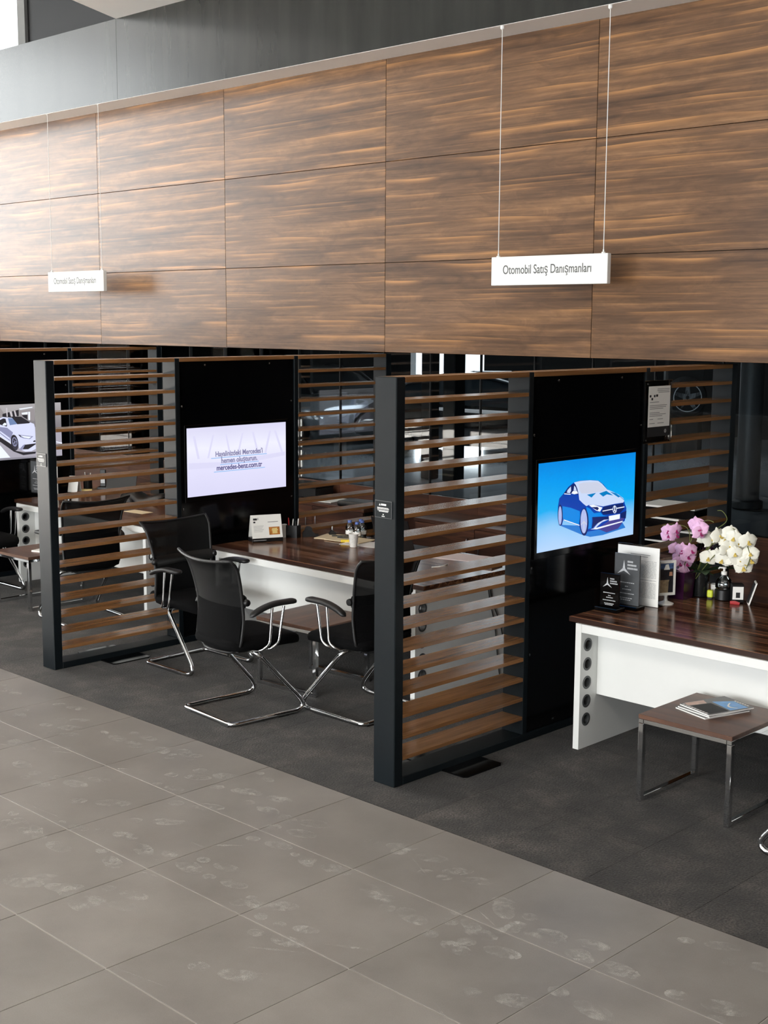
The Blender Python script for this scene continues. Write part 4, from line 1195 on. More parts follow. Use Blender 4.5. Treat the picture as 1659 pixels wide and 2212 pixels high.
g.k = 2; g.add([(-pw, -0.003, pz0 + 0.075), (pw, -0.003, pz0 + 0.075), (pw, -0.003, pz0 + 0.14), (-pw, -0.003, pz0 + 0.14)], [(0, 1, 2, 3)])
g.k = 1; g.add([(-pw, -0.003, pz0 + 0.14), (pw, -0.003, pz0 + 0.14), (pw, -0.003, pz1), (-pw, -0.003, pz1)], [(0, 1, 2, 3)])
g.k = 4; g.add([(-0.02, -0.0033, pz0 + 0.135), (0.02, -0.0033, pz0 + 0.135), (0.01, -0.0033, pz1 - 0.005), (-0.008, -0.0033, pz1 - 0.008)], [(0, 1, 2, 3)])
g.k = 2; g.add([(0.012, -0.0035, pz0), (pw, -0.0035, pz0), (pw, -0.0035, pz0 + 0.09), (0.026, -0.0035, pz0 + 0.1), (0.014, -0.0035, pz0 + 0.06)], [(0, 1, 2, 3, 4)])
g.k = 3; g.add([(0.016, -0.0037, pz0 + 0.098), (0.038, -0.0037, pz0 + 0.098), (0.036, -0.0037, pz0 + 0.122), (0.018, -0.0037, pz0 + 0.122)], [(0, 1, 2, 3)])
g.build('photograph', mats, t, recalc=False)

# orchids
PETAL = {}


def flower_mesh(mat):
    """five petals as one mesh (three narrow sepals, two broad wings)"""
    g = MB()
    for a, l, w in ((90, 0.042, 0.017), (215, 0.042, 0.017), (325, 0.042, 0.017), (165, 0.044, 0.03), (15, 0.044, 0.03)):
        t_ = math.radians(a)
        d = Vector((math.cos(t_), 0, math.sin(t_))); s = Vector((-math.sin(t_), 0, math.cos(t_)))
        off = -0.002 if l > 0.043 else 0.0

        def fn(u, v, d=d, s=s, l=l, w=w, off=off):
            ww = w * math.sin(PI * min(1, max(0.03, v)) ** 0.75) ** 0.8
            p = d * (l * v) + s * ((2 * u - 1) * ww)
            return (p.x, off - 0.010 * v * v * 0 + 0.008 * (2 * u - 1) ** 2 * v + 0.010 * v * v, p.z)
        g.grid(fn, 4, 6)
    return g


def lip_mesh():
    g = MB()
    g.grid(lambda u, v: ((2 * u - 1) * (0.005 + 0.004 * math.sin(v * PI)), -0.004 - 0.012 * math.sin(v * PI * .7), -0.003 - 0.011 * v), 4, 5)
    g.lathe([(0.001, -0.004), (0.005, 0.0), (0.004, 0.005), (0.001, 0.008)], (0, -0.004, 0), 8, 'y')
    return g


def spray(name, label, pot, pot_mat, stems, flowers, petal, lip, leaves, moss=None):
    t = thing(name, label, 'orchid', pot)
    if pot_mat == 'pot_purple':
        pt = MB().box(-0.06, 0.06, -0.06, 0.06, 0, 0.165, 0.004)
        pt = MB()
        pt.add([(-.05, -.05, 0), (.05, -.05, 0), (.05, .05, 0), (-.05, .05, 0), (-.062, -.062, .165), (.062, -.062, .165), (.062, .062, .165), (-.062, .062, .165), (-.055, -.055, .165), (.055, -.055, .165), (.055, .055, .165), (-.055, .055, .165), (-.05, -.05, .13), (.05, -.05, .13), (.05, .05, .13), (-.05, .05, .13)],
               [(0, 3, 2, 1), (0, 1, 5, 4), (1, 2, 6, 5), (2, 3, 7, 6), (3, 0, 4, 7), (4, 5, 9, 8), (5, 6, 10, 9), (6, 7, 11, 10), (7, 4, 8, 11), (8, 9, 13, 12), (9, 10, 14, 13), (10, 11, 15, 14), (11, 8, 12, 15)])
        pt.build('pot', pot_mat, t)
    else:
        MB().lathe([(0.038, 0), (0.046, 0.004), (0.052, 0.09), (0.055, 0.15), (0.051, 0.15), (0.047, 0.12)], (0, 0, 0), 26).build('pot', pot_mat, t, smooth=50)
    MB().lathe([(0.04, 0.11), (0.045, 0.138), (0.03, 0.145), (0.0, 0.147)], (0, 0, 0), 18).build('soil', 'soil', t, smooth=60)
    px, py, pz = pot
    for (ang, ln, wd, lift) in leaves:
        ca, sa = math.cos(ang), math.sin(ang)

        def fn(u, v):
            ww = wd * math.sin(PI * min(0.98, max(0.06, v)) ** 0.8) ** 0.7 * 0.5
            x, y = ln * v, (2 * u - 1) * ww
            z = 0.14 + lift * math.sin(v * PI * 0.62) - 0.02 * v + 0.25 * abs(y) * (1 - v * .5)
            return (x * ca - y * sa, x * sa + y * ca, z)
        MB().grid(fn, 6, 12).build('leaf', 'leaf', t, smooth=80)
    for st in stems:
        P = [Vector(p) - Vector(pot) for p in st]
        # smooth the stem through its points
        Q = []
        for i in range(len(P) - 1):
            p0, p1, p2, p3 = P[max(i - 1, 0)], P[i], P[i + 1], P[min(i + 2, len(P) - 1)]
            for k in range(5):
                u = k / 5
                Q.append(0.5 * ((2 * p1) + (p2 - p0) * u + (2 * p0 - 5 * p1 + 4 * p2 - p3) * u * u + (3 * p1 - p0 - 3 * p2 + p3) * u ** 3))
        Q.append(P[-1])
        MB().tube(Q, 0.0026, 6).build('stem', 'stem', t, smooth=60)
    key = petal
    for (fx, fy, fz, rz, rx, sc) in flowers:
        if key not in PETAL:
            o = flower_mesh(petal).build('flower', petal, t, smooth=80, recalc=False)
            l = lip_mesh().build('lip', lip, o, smooth=60, recalc=False)
            PETAL[key] = (o.data, l.data)
        else:
            o = bpy.data.objects.new('flower', PETAL[key][0]); COL.objects.link(o); o.parent = t
            l = bpy.data.objects.new('lip', PETAL[key][1]); COL.objects.link(l); l.parent = o
        o.location = (fx - px, fy - py, fz - pz); o.rotation_euler = (rx, random.uniform(-.3, .3), rz); o.scale = (sc, sc, sc)
    return t


FACING = math.radians(44)


def fl(lst, sc, jit=0.5):
    """blooms at these points, turned towards the aisle with some scatter"""
    return [(x, y, z, FACING + random.uniform(-jit, jit), random.uniform(-0.25, 0.3), sc * random.uniform(0.9, 1.1)) for x, y, z in lst]


spray('potted_orchid', 'pink orchid in a square purple pot beside the photo frame', (0.375, 2.06, ZT), 'pot_purple',
      [[(0.354, 2.09, 0.858), (0.373, 2.09, 1.001), (0.407, 2.09, 1.089), (0.384, 2.09, 1.17), (0.292, 2.09, 1.179), (0.219, 2.09, 1.165)],
       [(0.36, 2.09, 0.859), (0.397, 2.09, 1.032), (0.435, 2.09, 1.148), (0.476, 2.08, 1.203), (0.524, 2.08, 1.231), (0.567, 2.08, 1.224)],
       [(0.366, 2.07, 0.863), (0.393, 2.07, 0.964), (0.427, 2.07, 1.044), (0.395, 2.07, 1.062), (0.353, 2.07, 1.012), (0.346, 2.07, 0.888)]],
      fl([(0.278, 2.054, 1.142), (0.271, 2.073, 1.111), (0.33, 2.062, 1.15), (0.322, 2.076, 1.119), (0.45, 2.078, 1.195), (0.499, 2.044, 1.182), (0.505, 2.041, 1.156), (0.314, 2.09, 1.033), (0.377, 2.056, 1.034), (0.443, 2.054, 1.042), (0.336, 2.1, 0.978), (0.415, 2.068, 1.001), (0.394, 2.09, 0.956), (0.36, 2.069, 0.957), (0.362, 2.078, 0.912), (0.402, 2.049, 0.904)], 1.1, 0.7),
      'petal_pink', 'lip_magenta', [(2.6, 0.26, 0.09, 0.05), (0.2, 0.2, 0.08, 0.04), (-1.9, 0.16, 0.07, 0.06)])
spray('potted_orchid', 'white orchid in a round dark pot right of the purple pot', (0.43, 2.19, ZT), 'pot_dark',
      [[(0.424, 2.13, 0.863), (0.48, 2.13, 1.01), (0.552, 2.13, 1.102), (0.641, 2.13, 1.154), (0.731, 2.13, 1.137), (0.78, 2.13, 1.049), (0.76, 2.13, 0.97)],
       [(0.424, 2.14, 0.861), (0.459, 2.14, 0.978), (0.496, 2.14, 1.066), (0.529, 2.14, 1.153), (0.605, 2.14, 1.217), (0.615, 2.14, 1.251), (0.584, 2.14, 1.285), (0.553, 2.14, 1.285)],
       [(0.439, 2.12, 0.866), (0.518, 2.12, 0.975), (0.571, 2.12, 1.034), (0.607, 2.12, 1.028)],
       [(0.427, 2.14, 0.862), (0.488, 2.14, 1.038), (0.57, 2.14, 1.125), (0.648, 2.14, 1.189), (0.685, 2.14, 1.166), (0.681, 2.14, 1.144)]],
      fl([(0.485, 2.128, 1.111), (0.523, 2.142, 1.108), (0.586, 2.121, 1.14), (0.613, 2.134, 1.12), (0.649, 2.13, 1.163), (0.692, 2.094, 1.145), (0.696, 2.135, 1.114), (0.65, 2.125, 1.087), (0.643, 2.108, 1.061), (0.706, 2.092, 1.055), (0.703, 2.142, 1.084), (0.773, 2.118, 1.13), (0.714, 2.133, 1.024), (0.745, 2.143, 1.002), (0.781, 2.133, 1.059), (0.734, 2.145, 0.97), (0.521, 2.114, 1.001), (0.561, 2.138, 1.011), (0.611, 2.117, 1.001), (0.778, 2.146, 1.02), (0.67, 2.143, 1.011)], 1.24, 0.45),
      'petal_white', 'lip_yellow', [(2.9, 0.28, 0.10, 0.06), (0.5, 0.24, 0.10, 0.05), (1.6, 0.2, 0.09, 0.08), (-0.9, 0.2, 0.09, 0.05)])
# third, faded plant between them
t = thing('potted_orchid', 'faded orchid with dry purple blooms and bare stakes behind the white one', 'orchid', (0.325, 2.225, ZT), 0)
MB().lathe([(0.03, 0), (0.036, 0.004), (0.04, 0.12), (0.037, 0.12), (0.034, 0.1)], (0, 0, 0), 22).build('pot', 'pot_dark', t, smooth=50)
MB().lathe([(0.033, 0.09), (0.033, 0.11), (0.0, 0.113)], (0, 0, 0), 16).build('soil', 'soil', t, smooth=60)
for a, h in ((0.02, 0.40), (-0.02, 0.34)):
    MB().tube([(a, 0, 0.1), (a + 0.09, 0.0, h)], 0.003, 6).build('stake', 'black_plastic', t)
g = MB()
for _ in range(60):
    x, y, z = random.gauss(0.13, 0.035), random.gauss(-0.01, 0.03), random.gauss(0.31, 0.03)
    g.add([(x + random.uniform(-.016, .016), y + random.uniform(-.012, .012), z + random.uniform(-.016, .016)) for _k in range(4)], [(0, 1, 2), (0, 2, 3)])
o = g.build('dry_blooms', 'pot_purple', t, recalc=False); o['kind'] = 'stuff'
for ang in (0.7, 2.2, -2.5):
    MB().grid(lambda u, v, a=ang: (0.2 * v * math.cos(a) - (2 * u - 1) * 0.035 * math.sin(PI * max(.05, v)) * math.sin(a), 0.2 * v * math.sin(a) + (2 * u - 1) * 0.035 * math.sin(PI * max(.05, v)) * math.cos(a), 0.11 + 0.07 * math.sin(v * 2.2)), 4, 9).build('leaf', 'leaf', t, smooth=80)

t = thing('pump_bottle', 'clear round pump bottle with a white pump, at the back of the orchid desk', 'bottle', (0.58, 2.20, ZT), 0)
t.scale = (0.88, 0.88, 1.0)
MB().lathe([(0.05, 0.0), (0.056, 0.004), (0.056, 0.06), (0.05, 0.064)], (0, 0, 0), 26).build('holder', 'black_plastic', t, smooth=40)
MB().lathe([(0.05, 0.066), (0.056, 0.075), (0.056, 0.10), (0.045, 0.125), (0.022, 0.14), (0.018, 0.15)], (0, 0, 0), 26).build('bottle_body', 'clear_bottle', t, smooth=50)
MB().lathe([(0.02, 0.15), (0.02, 0.168), (0.008, 0.17), (0.008, 0.185), (0.014, 0.186), (0.014, 0.196)], (0, 0, 0), 18).build('pump', 'white_plastic', t, smooth=40)
MB().tube([(0, 0, 0.19), (-0.03, -0.01, 0.19), (-0.036, -0.012, 0.182)], 0.005, 8).build('nozzle', 'white_plastic', t)
t = thing('small_cup', 'small white cup behind the lime highlighter', 'cup', (0.415, 2.03, ZT), 0)
t.location = (0.50, 2.245, ZT)
MB().lathe([(0.02, 0), (0.022, 0.003), (0.03, 0.075), (0.028, 0.075), (0.021, 0.008)], (0, 0, 0), 22).build('cup_body', 'white_plastic', t, smooth=40)
MB().lathe([(0.0, 0.062), (0.026, 0.062), (0.026, 0.064), (0.0, 0.064)], (0, 0, 0), 16, cap=False).build('filling', 'pot_dark', t)
t = thing('highlighter', 'lime highlighter standing on its cap beside the pump bottle', 'pen', (0.512, 2.165, ZT), 0.3)
MB().box(-0.017, 0.017, -0.012, 0.012, 0.008, 0.052, 0.005).build('barrel', 'lime', t)
MB().box(-0.015, 0.015, -0.010, 0.010, 0.0, 0.0078, 0.002).build('cap', 'black_plastic', t)
t = thing('coffee_tin', 'black and white printed tin right of the pump bottle', 'tin', (0.672, 2.195, ZT), 0.7)
MB().box(-0.035, 0.035, -0.03, 0.03, 0, 0.11, 0.004).build('tin_body', 'black_plastic', t)
MB().box(-0.031, 0.031, -0.0315, -0.0302, 0.02, 0.096).build('label_sheet', 'paper', t)
MB().box(-0.012, 0.012, -0.0322, -0.0316, 0.03, 0.062).build('label_print', 'print_dark', t)
t = thing('booklet', 'white booklet leaning at the back of the orchid desk', 'booklet', (0.745, 2.2, ZT), 0.6)
MB().prism([(-0.005, 0), (0.002, 0), (0.042, 0.13), (0.035, 0.13)], 'y', -0.05, 0.05).build('cover', 'paper', t)
MB().prism([(-0.0062, 0.01), (-0.0055, 0.01), (0.031, 0.125), (0.03, 0.125)], 'y', -0.04, 0.04).build('print', 'print_dark', t)
t = thing('stapler', 'small red stapler at the back of the orchid desk', 'stapler', (0.70, 2.125, ZT), 0.4)
t.scale = (0.6, 0.6, 0.6)
MB().box(-0.045, 0.045, -0.014, 0.014, 0, 0.01, 0.003).build('base', 'red', t)
MB().prism([(-0.045, 0.012), (0.045, 0.011), (0.048, 0.02), (0.0, 0.034), (-0.045, 0.03)], 'y', -0.012, 0.012).build('handle', 'red', t)

# magazines on the near side table
for i, (x, y, a, lab) in enumerate(((1.20, 1.055, -0.30, 'lowest of three magazines on the near side table, pale edges showing'),
                                    (1.205, 1.065, -0.24, 'middle magazine of the three on the near side table'),
                                    (1.215, 1.07, -0.32, 'top magazine of three, dark cover with a blue car picture'))):
    t = thing('magazine', lab, 'magazine', (x, y, 0.4503 + 0.0082 * i), a, 'magazines on the near side table')
    MB().box(-0.108, 0.108, -0.145, 0.145, 0.0, 0.0068).build('pages', 'paper', t)
    MB().box(-0.11, 0.11, -0.147, 0.147, 0.0069, 0.0077).build('cover', 'mag_cover', t)
    if i == 2:
        g = MB(); mats = ['mag_blue', 'mag_flesh', 'paper', 'print_dark']
        z = 0.0079
        g.k = 0; g.add([(-0.06, 0.02, z), (0.1, 0.0, z), (0.1, 0.115, z), (-0.02, 0.125, z)], [(0, 1, 2, 3)])
        g.k = 1; g.add([(-0.105, -0.12, z), (-0.06, -0.13, z), (-0.05, -0.02, z), (-0.1, 0.0, z)], [(0, 1, 2, 3)])
        g.k = 3; g.add([(-0.05, -0.12, z), (0.1, -0.13, z), (0.1, -0.01, z), (-0.045, 0.0, z)], [(0, 1, 2, 3)])
        g.k = 2
        for k in range(9):
            g.box(-0.095 + k * 0.021, -0.081 + k * 0.021, -0.142, -0.131, z, z + 0.0003)
        for k in range(14):
            t0, t1 = k / 14, (k + 1) / 14
            f = lambda q: (0.0 + 0.085 * q, 0.085 - 0.055 * math.sin(q * 2.4) + 0.01 * q)
            (xa, ya), (xb, yb) = f(t0), f(t1)
            g.add([(xa, ya - 0.006, z + 0.0004), (xb, yb - 0.006, z + 0.0004), (xb, yb + 0.006, z + 0.0004), (xa, ya + 0.006, z + 0.0004)], [(0, 1, 2, 3)])
        for k in range(6):
            g.box(-0.02 + k * 0.018, -0.008 + k * 0.018, 0.129, 0.138, z, z + 0.0003)
        g.build('cover_print', mats, t, recalc=False)

# ------------------------------------------------------------------ things on the middle desk
t = thing('tent_calendar', 'white tent calendar on a black base on the middle desk', 'calendar', (-2.89, 1.612, ZT), math.radians(67))
MB().box(-0.119, 0.119, -0.053, 0.053, 0, 0.028, 0.002).build('base', 'black_plastic', t)
MB().prism([(-0.052, 0.0285), (-0.049, 0.0285), (0.0, 0.195), (-0.003, 0.195)], 'x', -0.117, 0.117).build('front_leaf', 'paper', t)
MB().prism([(0.052, 0.0285), (0.049, 0.0285), (0.0005, 0.195), (0.0035, 0.195)], 'x', -0.117, 0.117).build('back_leaf', 'paper', t)
g = MB(); mats = ['print_dark', 'orange_print', 'print_grey', 'yellow_print']


def on(u, z, e=0.0006):
    return (u, -0.052 + (z - 0.0285) * (0.049 / 0.1665) - e, z)


def pq(k, u0, u1, z0, z1, e=0.0006):
    g.k = k; g.add([on(u0, z0, e), on(u1, z0, e), on(u1, z1, e), on(u0, z1, e)], [(0, 1, 2, 3)])


g.k = 2; g.add([(-.11, -.0535, .011), (-.01, -.0535, .011), (-.01, -.0535, .016), (-.11, -.0535, .016)], [(0, 1, 2, 3)])
pq(0, -0.10, -0.07, 0.158, 0.172); pq(0, -0.10, -0.085, 0.138, 0.15); pq(2, -0.066, -0.06, 0.16, 0.175)
pq(1, 0.015, 0.098, 0.05, 0.106); pq(3, 0.04, 0.078, 0.058, 0.098, .001); pq(3, 0.035, 0.085, 0.08, 0.088, .0012)
for k in range(6):
    pq(2, -0.10, -0.035 + 0.006 * (k % 3), 0.075 + 0.008 * k, 0.077 + 0.008 * k)
pq(2, 0.01, 0.09, 0.14, 0.145)
g.build('print', mats, t, recalc=False)

t = thing('pen_holder', 'black pen holder with red and white pens on the middle desk', 'pen holder', (-2.86, 1.86, ZT), 0.4)
g = MB()
for (x0, x1, y0, y1, h) in ((-.045, .045, -.035, -.032, .095), (-.045, .045, .032, .035, .095), (-.045, -.042, -.032, .032, .095), (.042, .045, -.032, .032, .095), (-.0015, .0015, -.032, .032, .09), (-.042, .042, -.032, .032, .004)):
    g.box(x0, x1, y0, y1, 0, h)
g.build('holder', 'black_plastic', t)
for (x, y, lx, h, mat) in ((-.025, -.01, -.01, .15, 'red'), (-.018, .01, .012, .14, 'paper'), (.015, -.005, .01, .13, 'black_plastic'), (.024, .012, .012, .145, 'white_plastic'), (.03, -.015, -.006, .125, 'black_plastic'), (-.032, .014, -.008, .128, 'steel')):
    MB().tube([(x, y, 0.006), (x + lx, y, h - 0.01), (x + lx * 1.1, y, h)], [0.0045, 0.0045, 0.002], 8).build('pen', mat, t)
tag(MB().prism([(-0.012, 0), (0.012, 0), (0.006, 0.1), (-0.018, 0.1)], 'y', -0.04, 0.04).build('note_block', 'paper'), 'small white pad standing beside the pen holder', 'notepad').location = (-2.905, 1.79, ZT)
t = thing('tape_dispenser', 'black tape dispenser right of the pen holder', 'tape dispenser', (-2.80, 1.98, ZT), 0.9)
MB().prism([(-0.06, 0), (0.06, 0), (0.06, 0.018), (0.035, 0.02), (0.0, 0.052), (-0.04, 0.055), (-0.06, 0.03)], 'y', -0.02, 0.02).build('body', 'black_plastic', t)
MB().lathe([(0.012, -0.009), (0.03, -0.009), (0.03, 0.009), (0.012, 0.009)], (-0.015, -0.0, 0.05), 20, 'y').build('tape_roll', 'arm_plastic', t, smooth=40)
flat('manila_folder', -2.62, 2.10, 0.35, 0.30, 0.22, 0.004, 'paper_cream', 'cream folder lying left on the middle desk, under the black pens', 'folder')
flat('manila_folder', -2.46, 2.07, 0.15, 0.32, 0.22, 0.004, 'paper_cream', 'cream folder lying behind the paper cup', 'folder', ZT + 0.0045)
flat('paper_sheet', -2.28, 2.035, 0.25, 0.30, 0.21, 0.0015, 'paper', 'white sheet lying beside the paper cup', 'paper')
flat('paper_sheet', -2.20, 2.20, 0.1, 0.2, 0.12, 0.0015, 'paper_pink', 'pinkish sheet lying left of the laptop', 'paper', ZT + 0.0002)
for (x, y, a, lab) in ((-2.60, 2.11, 0.75, 'black pen on the left cream folder, farther one'), (-2.515, 2.085, 0.6, 'black pen on the cream folder, nearer one')):
    t = thing('pen', lab, 'pen', (x, y, ZT + 0.0135), a, 'pens on the cream folders')
    MB().tube([(-0.07, 0, 0), (0.06, 0, 0), (0.072, 0, 0)], [0.0045, 0.0045, 0.001], 8).build('barrel', 'black_plastic', t)
    MB().box(-0.068, -0.03, -0.001, 0.001, 0.0048, 0.0062).build('clip', 'steel', t)
t = thing('highlighter', 'yellow highlighter lying in front of the cream folders', 'pen', (-2.40, 1.985, ZT + 0.0125), 0.7)
MB().tube([(-0.05, 0, 0), (0.03, 0, 0), (0.042, 0, 0)], [0.011, 0.011, 0.007], 10).build('barrel', 'yellow', t, smooth=40)
MB().tube([(0.0425, 0, 0), (0.062, 0, 0)], [0.0065, 0.004], 8).build('tip', 'yellow', t)
t = thing('paper_cup', 'white patterned paper cup on the middle desk', 'cup', (-2.235, 1.885, ZT), 0)
MB().lathe([(0.024, 0.0), (0.027, 0.002), (0.0365, 0.094), (0.039, 0.097), (0.0365, 0.099), (0.034, 0.094), (0.025, 0.006)], (0, 0, 0), 26).build('cup_body', 'white_plastic', t, smooth=40)
g = MB()
for k in range(46):
    a = random.uniform(0, 2 * PI); z = random.uniform(0.01, 0.085); r = 0.0272 + (z - 0.002) / 0.092 * 0.0096 + 0.0003
    l = random.uniform(0.004, 0.011); da = random.uniform(-.12, .12)
    g.add([(r * math.cos(a), r * math.sin(a), z), (r * math.cos(a + .04), r * math.sin(a + .04), z), (r * math.cos(a + da + .04), r * math.sin(a + da + .04), z + l), (r * math.cos(a + da), r * math.sin(a + da), z + l)], [(0, 1, 2, 3)])
o = g.build('pattern', 'print_grey', t, recalc=False); o['kind'] = 'stuff'
for i, (dx, dy) in enumerate(((0, 0), (0.075, 0.06), (0.02, 0.10), (0.10, -0.02))):
    t = thing('water_bottle', ('small water bottle with a blue cap, front left of a group of four', 'small water bottle with a blue cap, right of the group by the laptop', 'small water bottle with a blue cap, rear left of the group', 'small water bottle with a blue cap, front right of the group')[i], 'bottle', (-2.60 + dx, 2.20 + dy, ZT), 0.3 * i, 'small water bottles on the middle desk')
    MB().lathe([(0.026, 0), (0.031, 0.004), (0.031, 0.05), (0.029, 0.056), (0.031, 0.062), (0.03, 0.078), (0.02, 0.098), (0.012, 0.108)], (0, 0, 0), 18).build('bottle_body', 'clear_bottle', t, smooth=50)
    MB().lathe([(0.0312, 0.02), (0.0316, 0.021), (0.0316, 0.048), (0.0312, 0.049)], (0, 0, 0), 18, cap=False).build('bottle_label', 'paper', t, smooth=40)
    MB().lathe([(0.0155, 0.106), (0.016, 0.108), (0.016, 0.122), (0.013, 0.124)], (0, 0, 0), 16).build('cap', 'bottle_blue', t, smooth=40)
t = thing('laptop', 'black laptop with its back to the camera, half behind the near post', 'laptop', (-1.90, 1.985, ZT), 0.06)
MB().box(-0.17, 0.17, 0.0, 0.235, 0.0, 0.016, 0.003).build('keyboard_deck', 'black_plastic', t)
MB().prism([(0.004, 0.017), (-0.004, 0.016), (-0.085, 0.24), (-0.079, 0.243)], 'x', -0.17, 0.17).build('display_lid', 'black_plastic', t)
t = thing('black_ring_binder', 'black ring binder lying at the back of the middle desk beside the bottles', 'binder', (-2.42, 2.20, ZT), 0.2)
t.location = (-2.26, 2.24, ZT + 0.004)
MB().box(-0.15, 0.15, -0.035, 0.035, 0.0, 0.004).build('cover', 'black_plastic', t)
t = thing('bulldog_clip', 'large black clip standing on the left cream folder', 'clip', (-2.76, 2.17, ZT), 0.9)
MB().prism([(-0.03, 0), (0.03, 0), (0.004, 0.035), (-0.004, 0.035)], 'y', -0.045, 0.045).build('jaw', 'black_plastic', t)
MB().tube([(0, -0.015, 0.03), (0, -0.02, 0.06), (0, 0.02, 0.06), (0, 0.015, 0.03)], 0.003, 6).build('wire_handle', 'steel', t)
# loose cables hanging on the right leg panel of the middle desk
for (y0, y1, lab) in ((1.87, 1.99, 'left of two thin black cables hanging down the middle desk side'), (1.89, 2.08, 'right of two thin black cables hanging down the middle desk side')):
    xx = DL[0] + 1.985 + 0.006
    c = MB().tube(fillet([(xx, y0, 0.716), (xx, y0 + 0.03, 0.55), (xx, (y0 + y1) / 2 + 0.03, 0.38), (xx, y1, 0.16), (xx, y1 + 0.03, 0.004), (xx + 0.03, y1 + 0.1, 0.004)], 0.08), 0.0032, 6).build('cable', 'black_plastic')
    tag(c, lab, 'cable', 'cables on the middle desk')
# papers and cable loop seen through the near partition
flat('paper_sheet', -1.44, 2.13, 0.25, 0.42, 0.24, 0.003, 'paper_pink', 'pinkish papers on the right end of the middle desk, seen through the slats', 'paper')
t = MB().tube(fillet([(-1.30, 1.70, ZT + .004), (-1.24, 1.82, ZT + .004), (-1.12, 1.86, ZT + .004), (-1.08, 1.78, ZT + .004), (-1.16, 1.68, ZT + .004), (-1.26, 1.72, ZT + .004), (-1.30, 1.86, ZT + .004)], 0.05), 0.004, 6).build('cable', 'white_plastic', smooth=60)
tag(t, 'white cable coiled on the right end of the middle desk', 'cable')
flat('notebook', -1.10, 2.0, 0.2, 0.2, 0.15, 0.012, 'mag_cover', 'dark closed notebook on the right end of the middle desk', 'notebook')

# ------------------------------------------------------------------ on the low cabinets
flat('paper_stack', -4.22, 3.47, 0.12, 0.34, 0.28, 0.006, 'paper', 'white papers on the low cabinet behind the middle partition', 'paper')
t = thing('document_box', 'flat black box on the low cabinet behind the lilac screen', 'box', (-4.55, 3.56, ZT), 0.05)
MB().box(-0.20, 0.20, -0.12, 0.12, 0, 0.09, 0.003).build('box_body', 'black_plastic', t)
MB().box(-0.203, 0.203, -0.123, 0.123, 0.0905, 0.12, 0.003).build('lid', 'bag_black', t)
flat('folded_coat', -3.72, 3.40, 0.2, 0.34, 0.22, 0.05, 'bag_black', 'dark folded coat on the low cabinet behind the middle partition', 'coat', b=0.02)
for i, (dx, a, lab) in enumerate(((0, 0.0, 'lowest black portfolio with pale edges stacked behind the certificate'), (0.05, 0.12, 'second black portfolio with pale edges in the stack'), (-0.02, -0.06, 'third black portfolio in the stack behind the certificate'), (0.06, 0.1, 'topmost black portfolio in the stack behind the certificate'))):
    t = thing('portfolio', lab, 'portfolio', (-0.62 + dx, 3.49, ZT + 0.083 * i), a, 'black portfolios on the low cabinet')
    MB().box(-0.22, 0.22, -0.16, 0.16, 0, 0.068, 0.004).build('case', 'black_gloss', t)
    MB().box(-0.215, 0.215, -0.155, 0.155, 0.0685, 0.082).build('paper_block', 'paper', t)

# ------------------------------------------------------------------ things on the far left desk
t = plaque((-6.33, 1.76, ZT), 0.1, 0.16, 0.31, 'plaque_grey', 'grey award plaque on the far left desk beside the middle post')
flat('leaflet_stand', 0, 0, 0, 0.2, 0.006, 0.3, 'paper', 'white leaflet standing behind the plaque on the far left desk', 'leaflet').location = (-6.30, 1.90, ZT)
t = thing('tent_card', 'small white tent card on the far left desk', 'tent card', (-6.28, 2.13, ZT), 0.5)
MB().prism([(-0.045, 0), (-0.042, 0), (0.001, 0.15), (-0.002, 0.15)], 'x', -0.05, 0.05).build('front_leaf', 'paper', t)
MB().prism([(0.045, 0), (0.042, 0), (0.0015, 0.15), (0.0045, 0.15)], 'x', -0.05, 0.05).build('back_leaf', 'paper', t)
flat('memo_pad', -6.27, 2.24, 0.9, 0.13, 0.05, 0.014, 'yellow_print', 'pale yellow memo pad on the far left desk', 'notepad')
t = thing('pen_holder', 'black pen holder with three pens on the far left desk', 'pen holder', (-6.36, 2.33, ZT), 0)
MB().lathe([(0.04, 0), (0.042, 0.002), (0.042, 0.09), (0.039, 0.09), (0.039, 0.01)], (0, 0, 0), 18).build('holder', 'black_plastic', t, smooth=40)
for (x, lx, mat) in ((-.02, -.03, 'white_plastic'), (.004, .012, 'steel'), (.02, .03, 'white_plastic')):
    MB().tube([(x, 0, 0.008), (x + lx, 0, 0.16)], 0.0045, 8).build('pen', mat, t)
t = thing('phone_dock', 'black upright desk phone on the far left desk', 'phone', (-6.25, 2.43, ZT), 0.7)
MB().box(-0.05, 0.05, -0.045, 0.045, 0, 0.025, 0.006).build('base', 'black_plastic', t)
MB().box(-0.028, 0.028, -0.012, 0.014, 0.0255, 0.19, 0.006).build('handset', 'black_plastic', t)
MB().box(-0.02, 0.02, -0.0135, -0.0125, 0.06, 0.11).build('keypad', 'print_light', t)
flat('leaflet_stand', 0, 0, 0.4, 0.07, 0.004, 0.13, 'paper', 'narrow white card standing left of the tablet', 'leaflet').location = (-6.08, 2.43, ZT)
t = thing('tablet', 'black tablet propped up at the right of the far left desk', 'tablet', (-5.90, 2.41, ZT), 0.55)
MB().prism([(-0.055, 0.0), (-0.047, 0.0), (0.018, 0.19), (0.010, 0.19)], 'x', -0.15, 0.15).build('body', 'black_gloss', t)
MB().prism([(0.0, 0.0), (0.05, 0.0), (0.012, 0.15)], 'x', -0.04, 0.04).build('prop', 'black_plastic', t)
t = thing('drinking_glass', 'clear empty tumbler on the far left desk', 'glass', (-5.50, 1.56, ZT), 0)
MB().lathe([(0.03, 0), (0.034, 0.003), (0.038, 0.085), (0.0355, 0.085), (0.031, 0.012), (0.0, 0.01)], (0, 0, 0), 22).build('tumbler', 'clear_bottle', t, smooth=40)
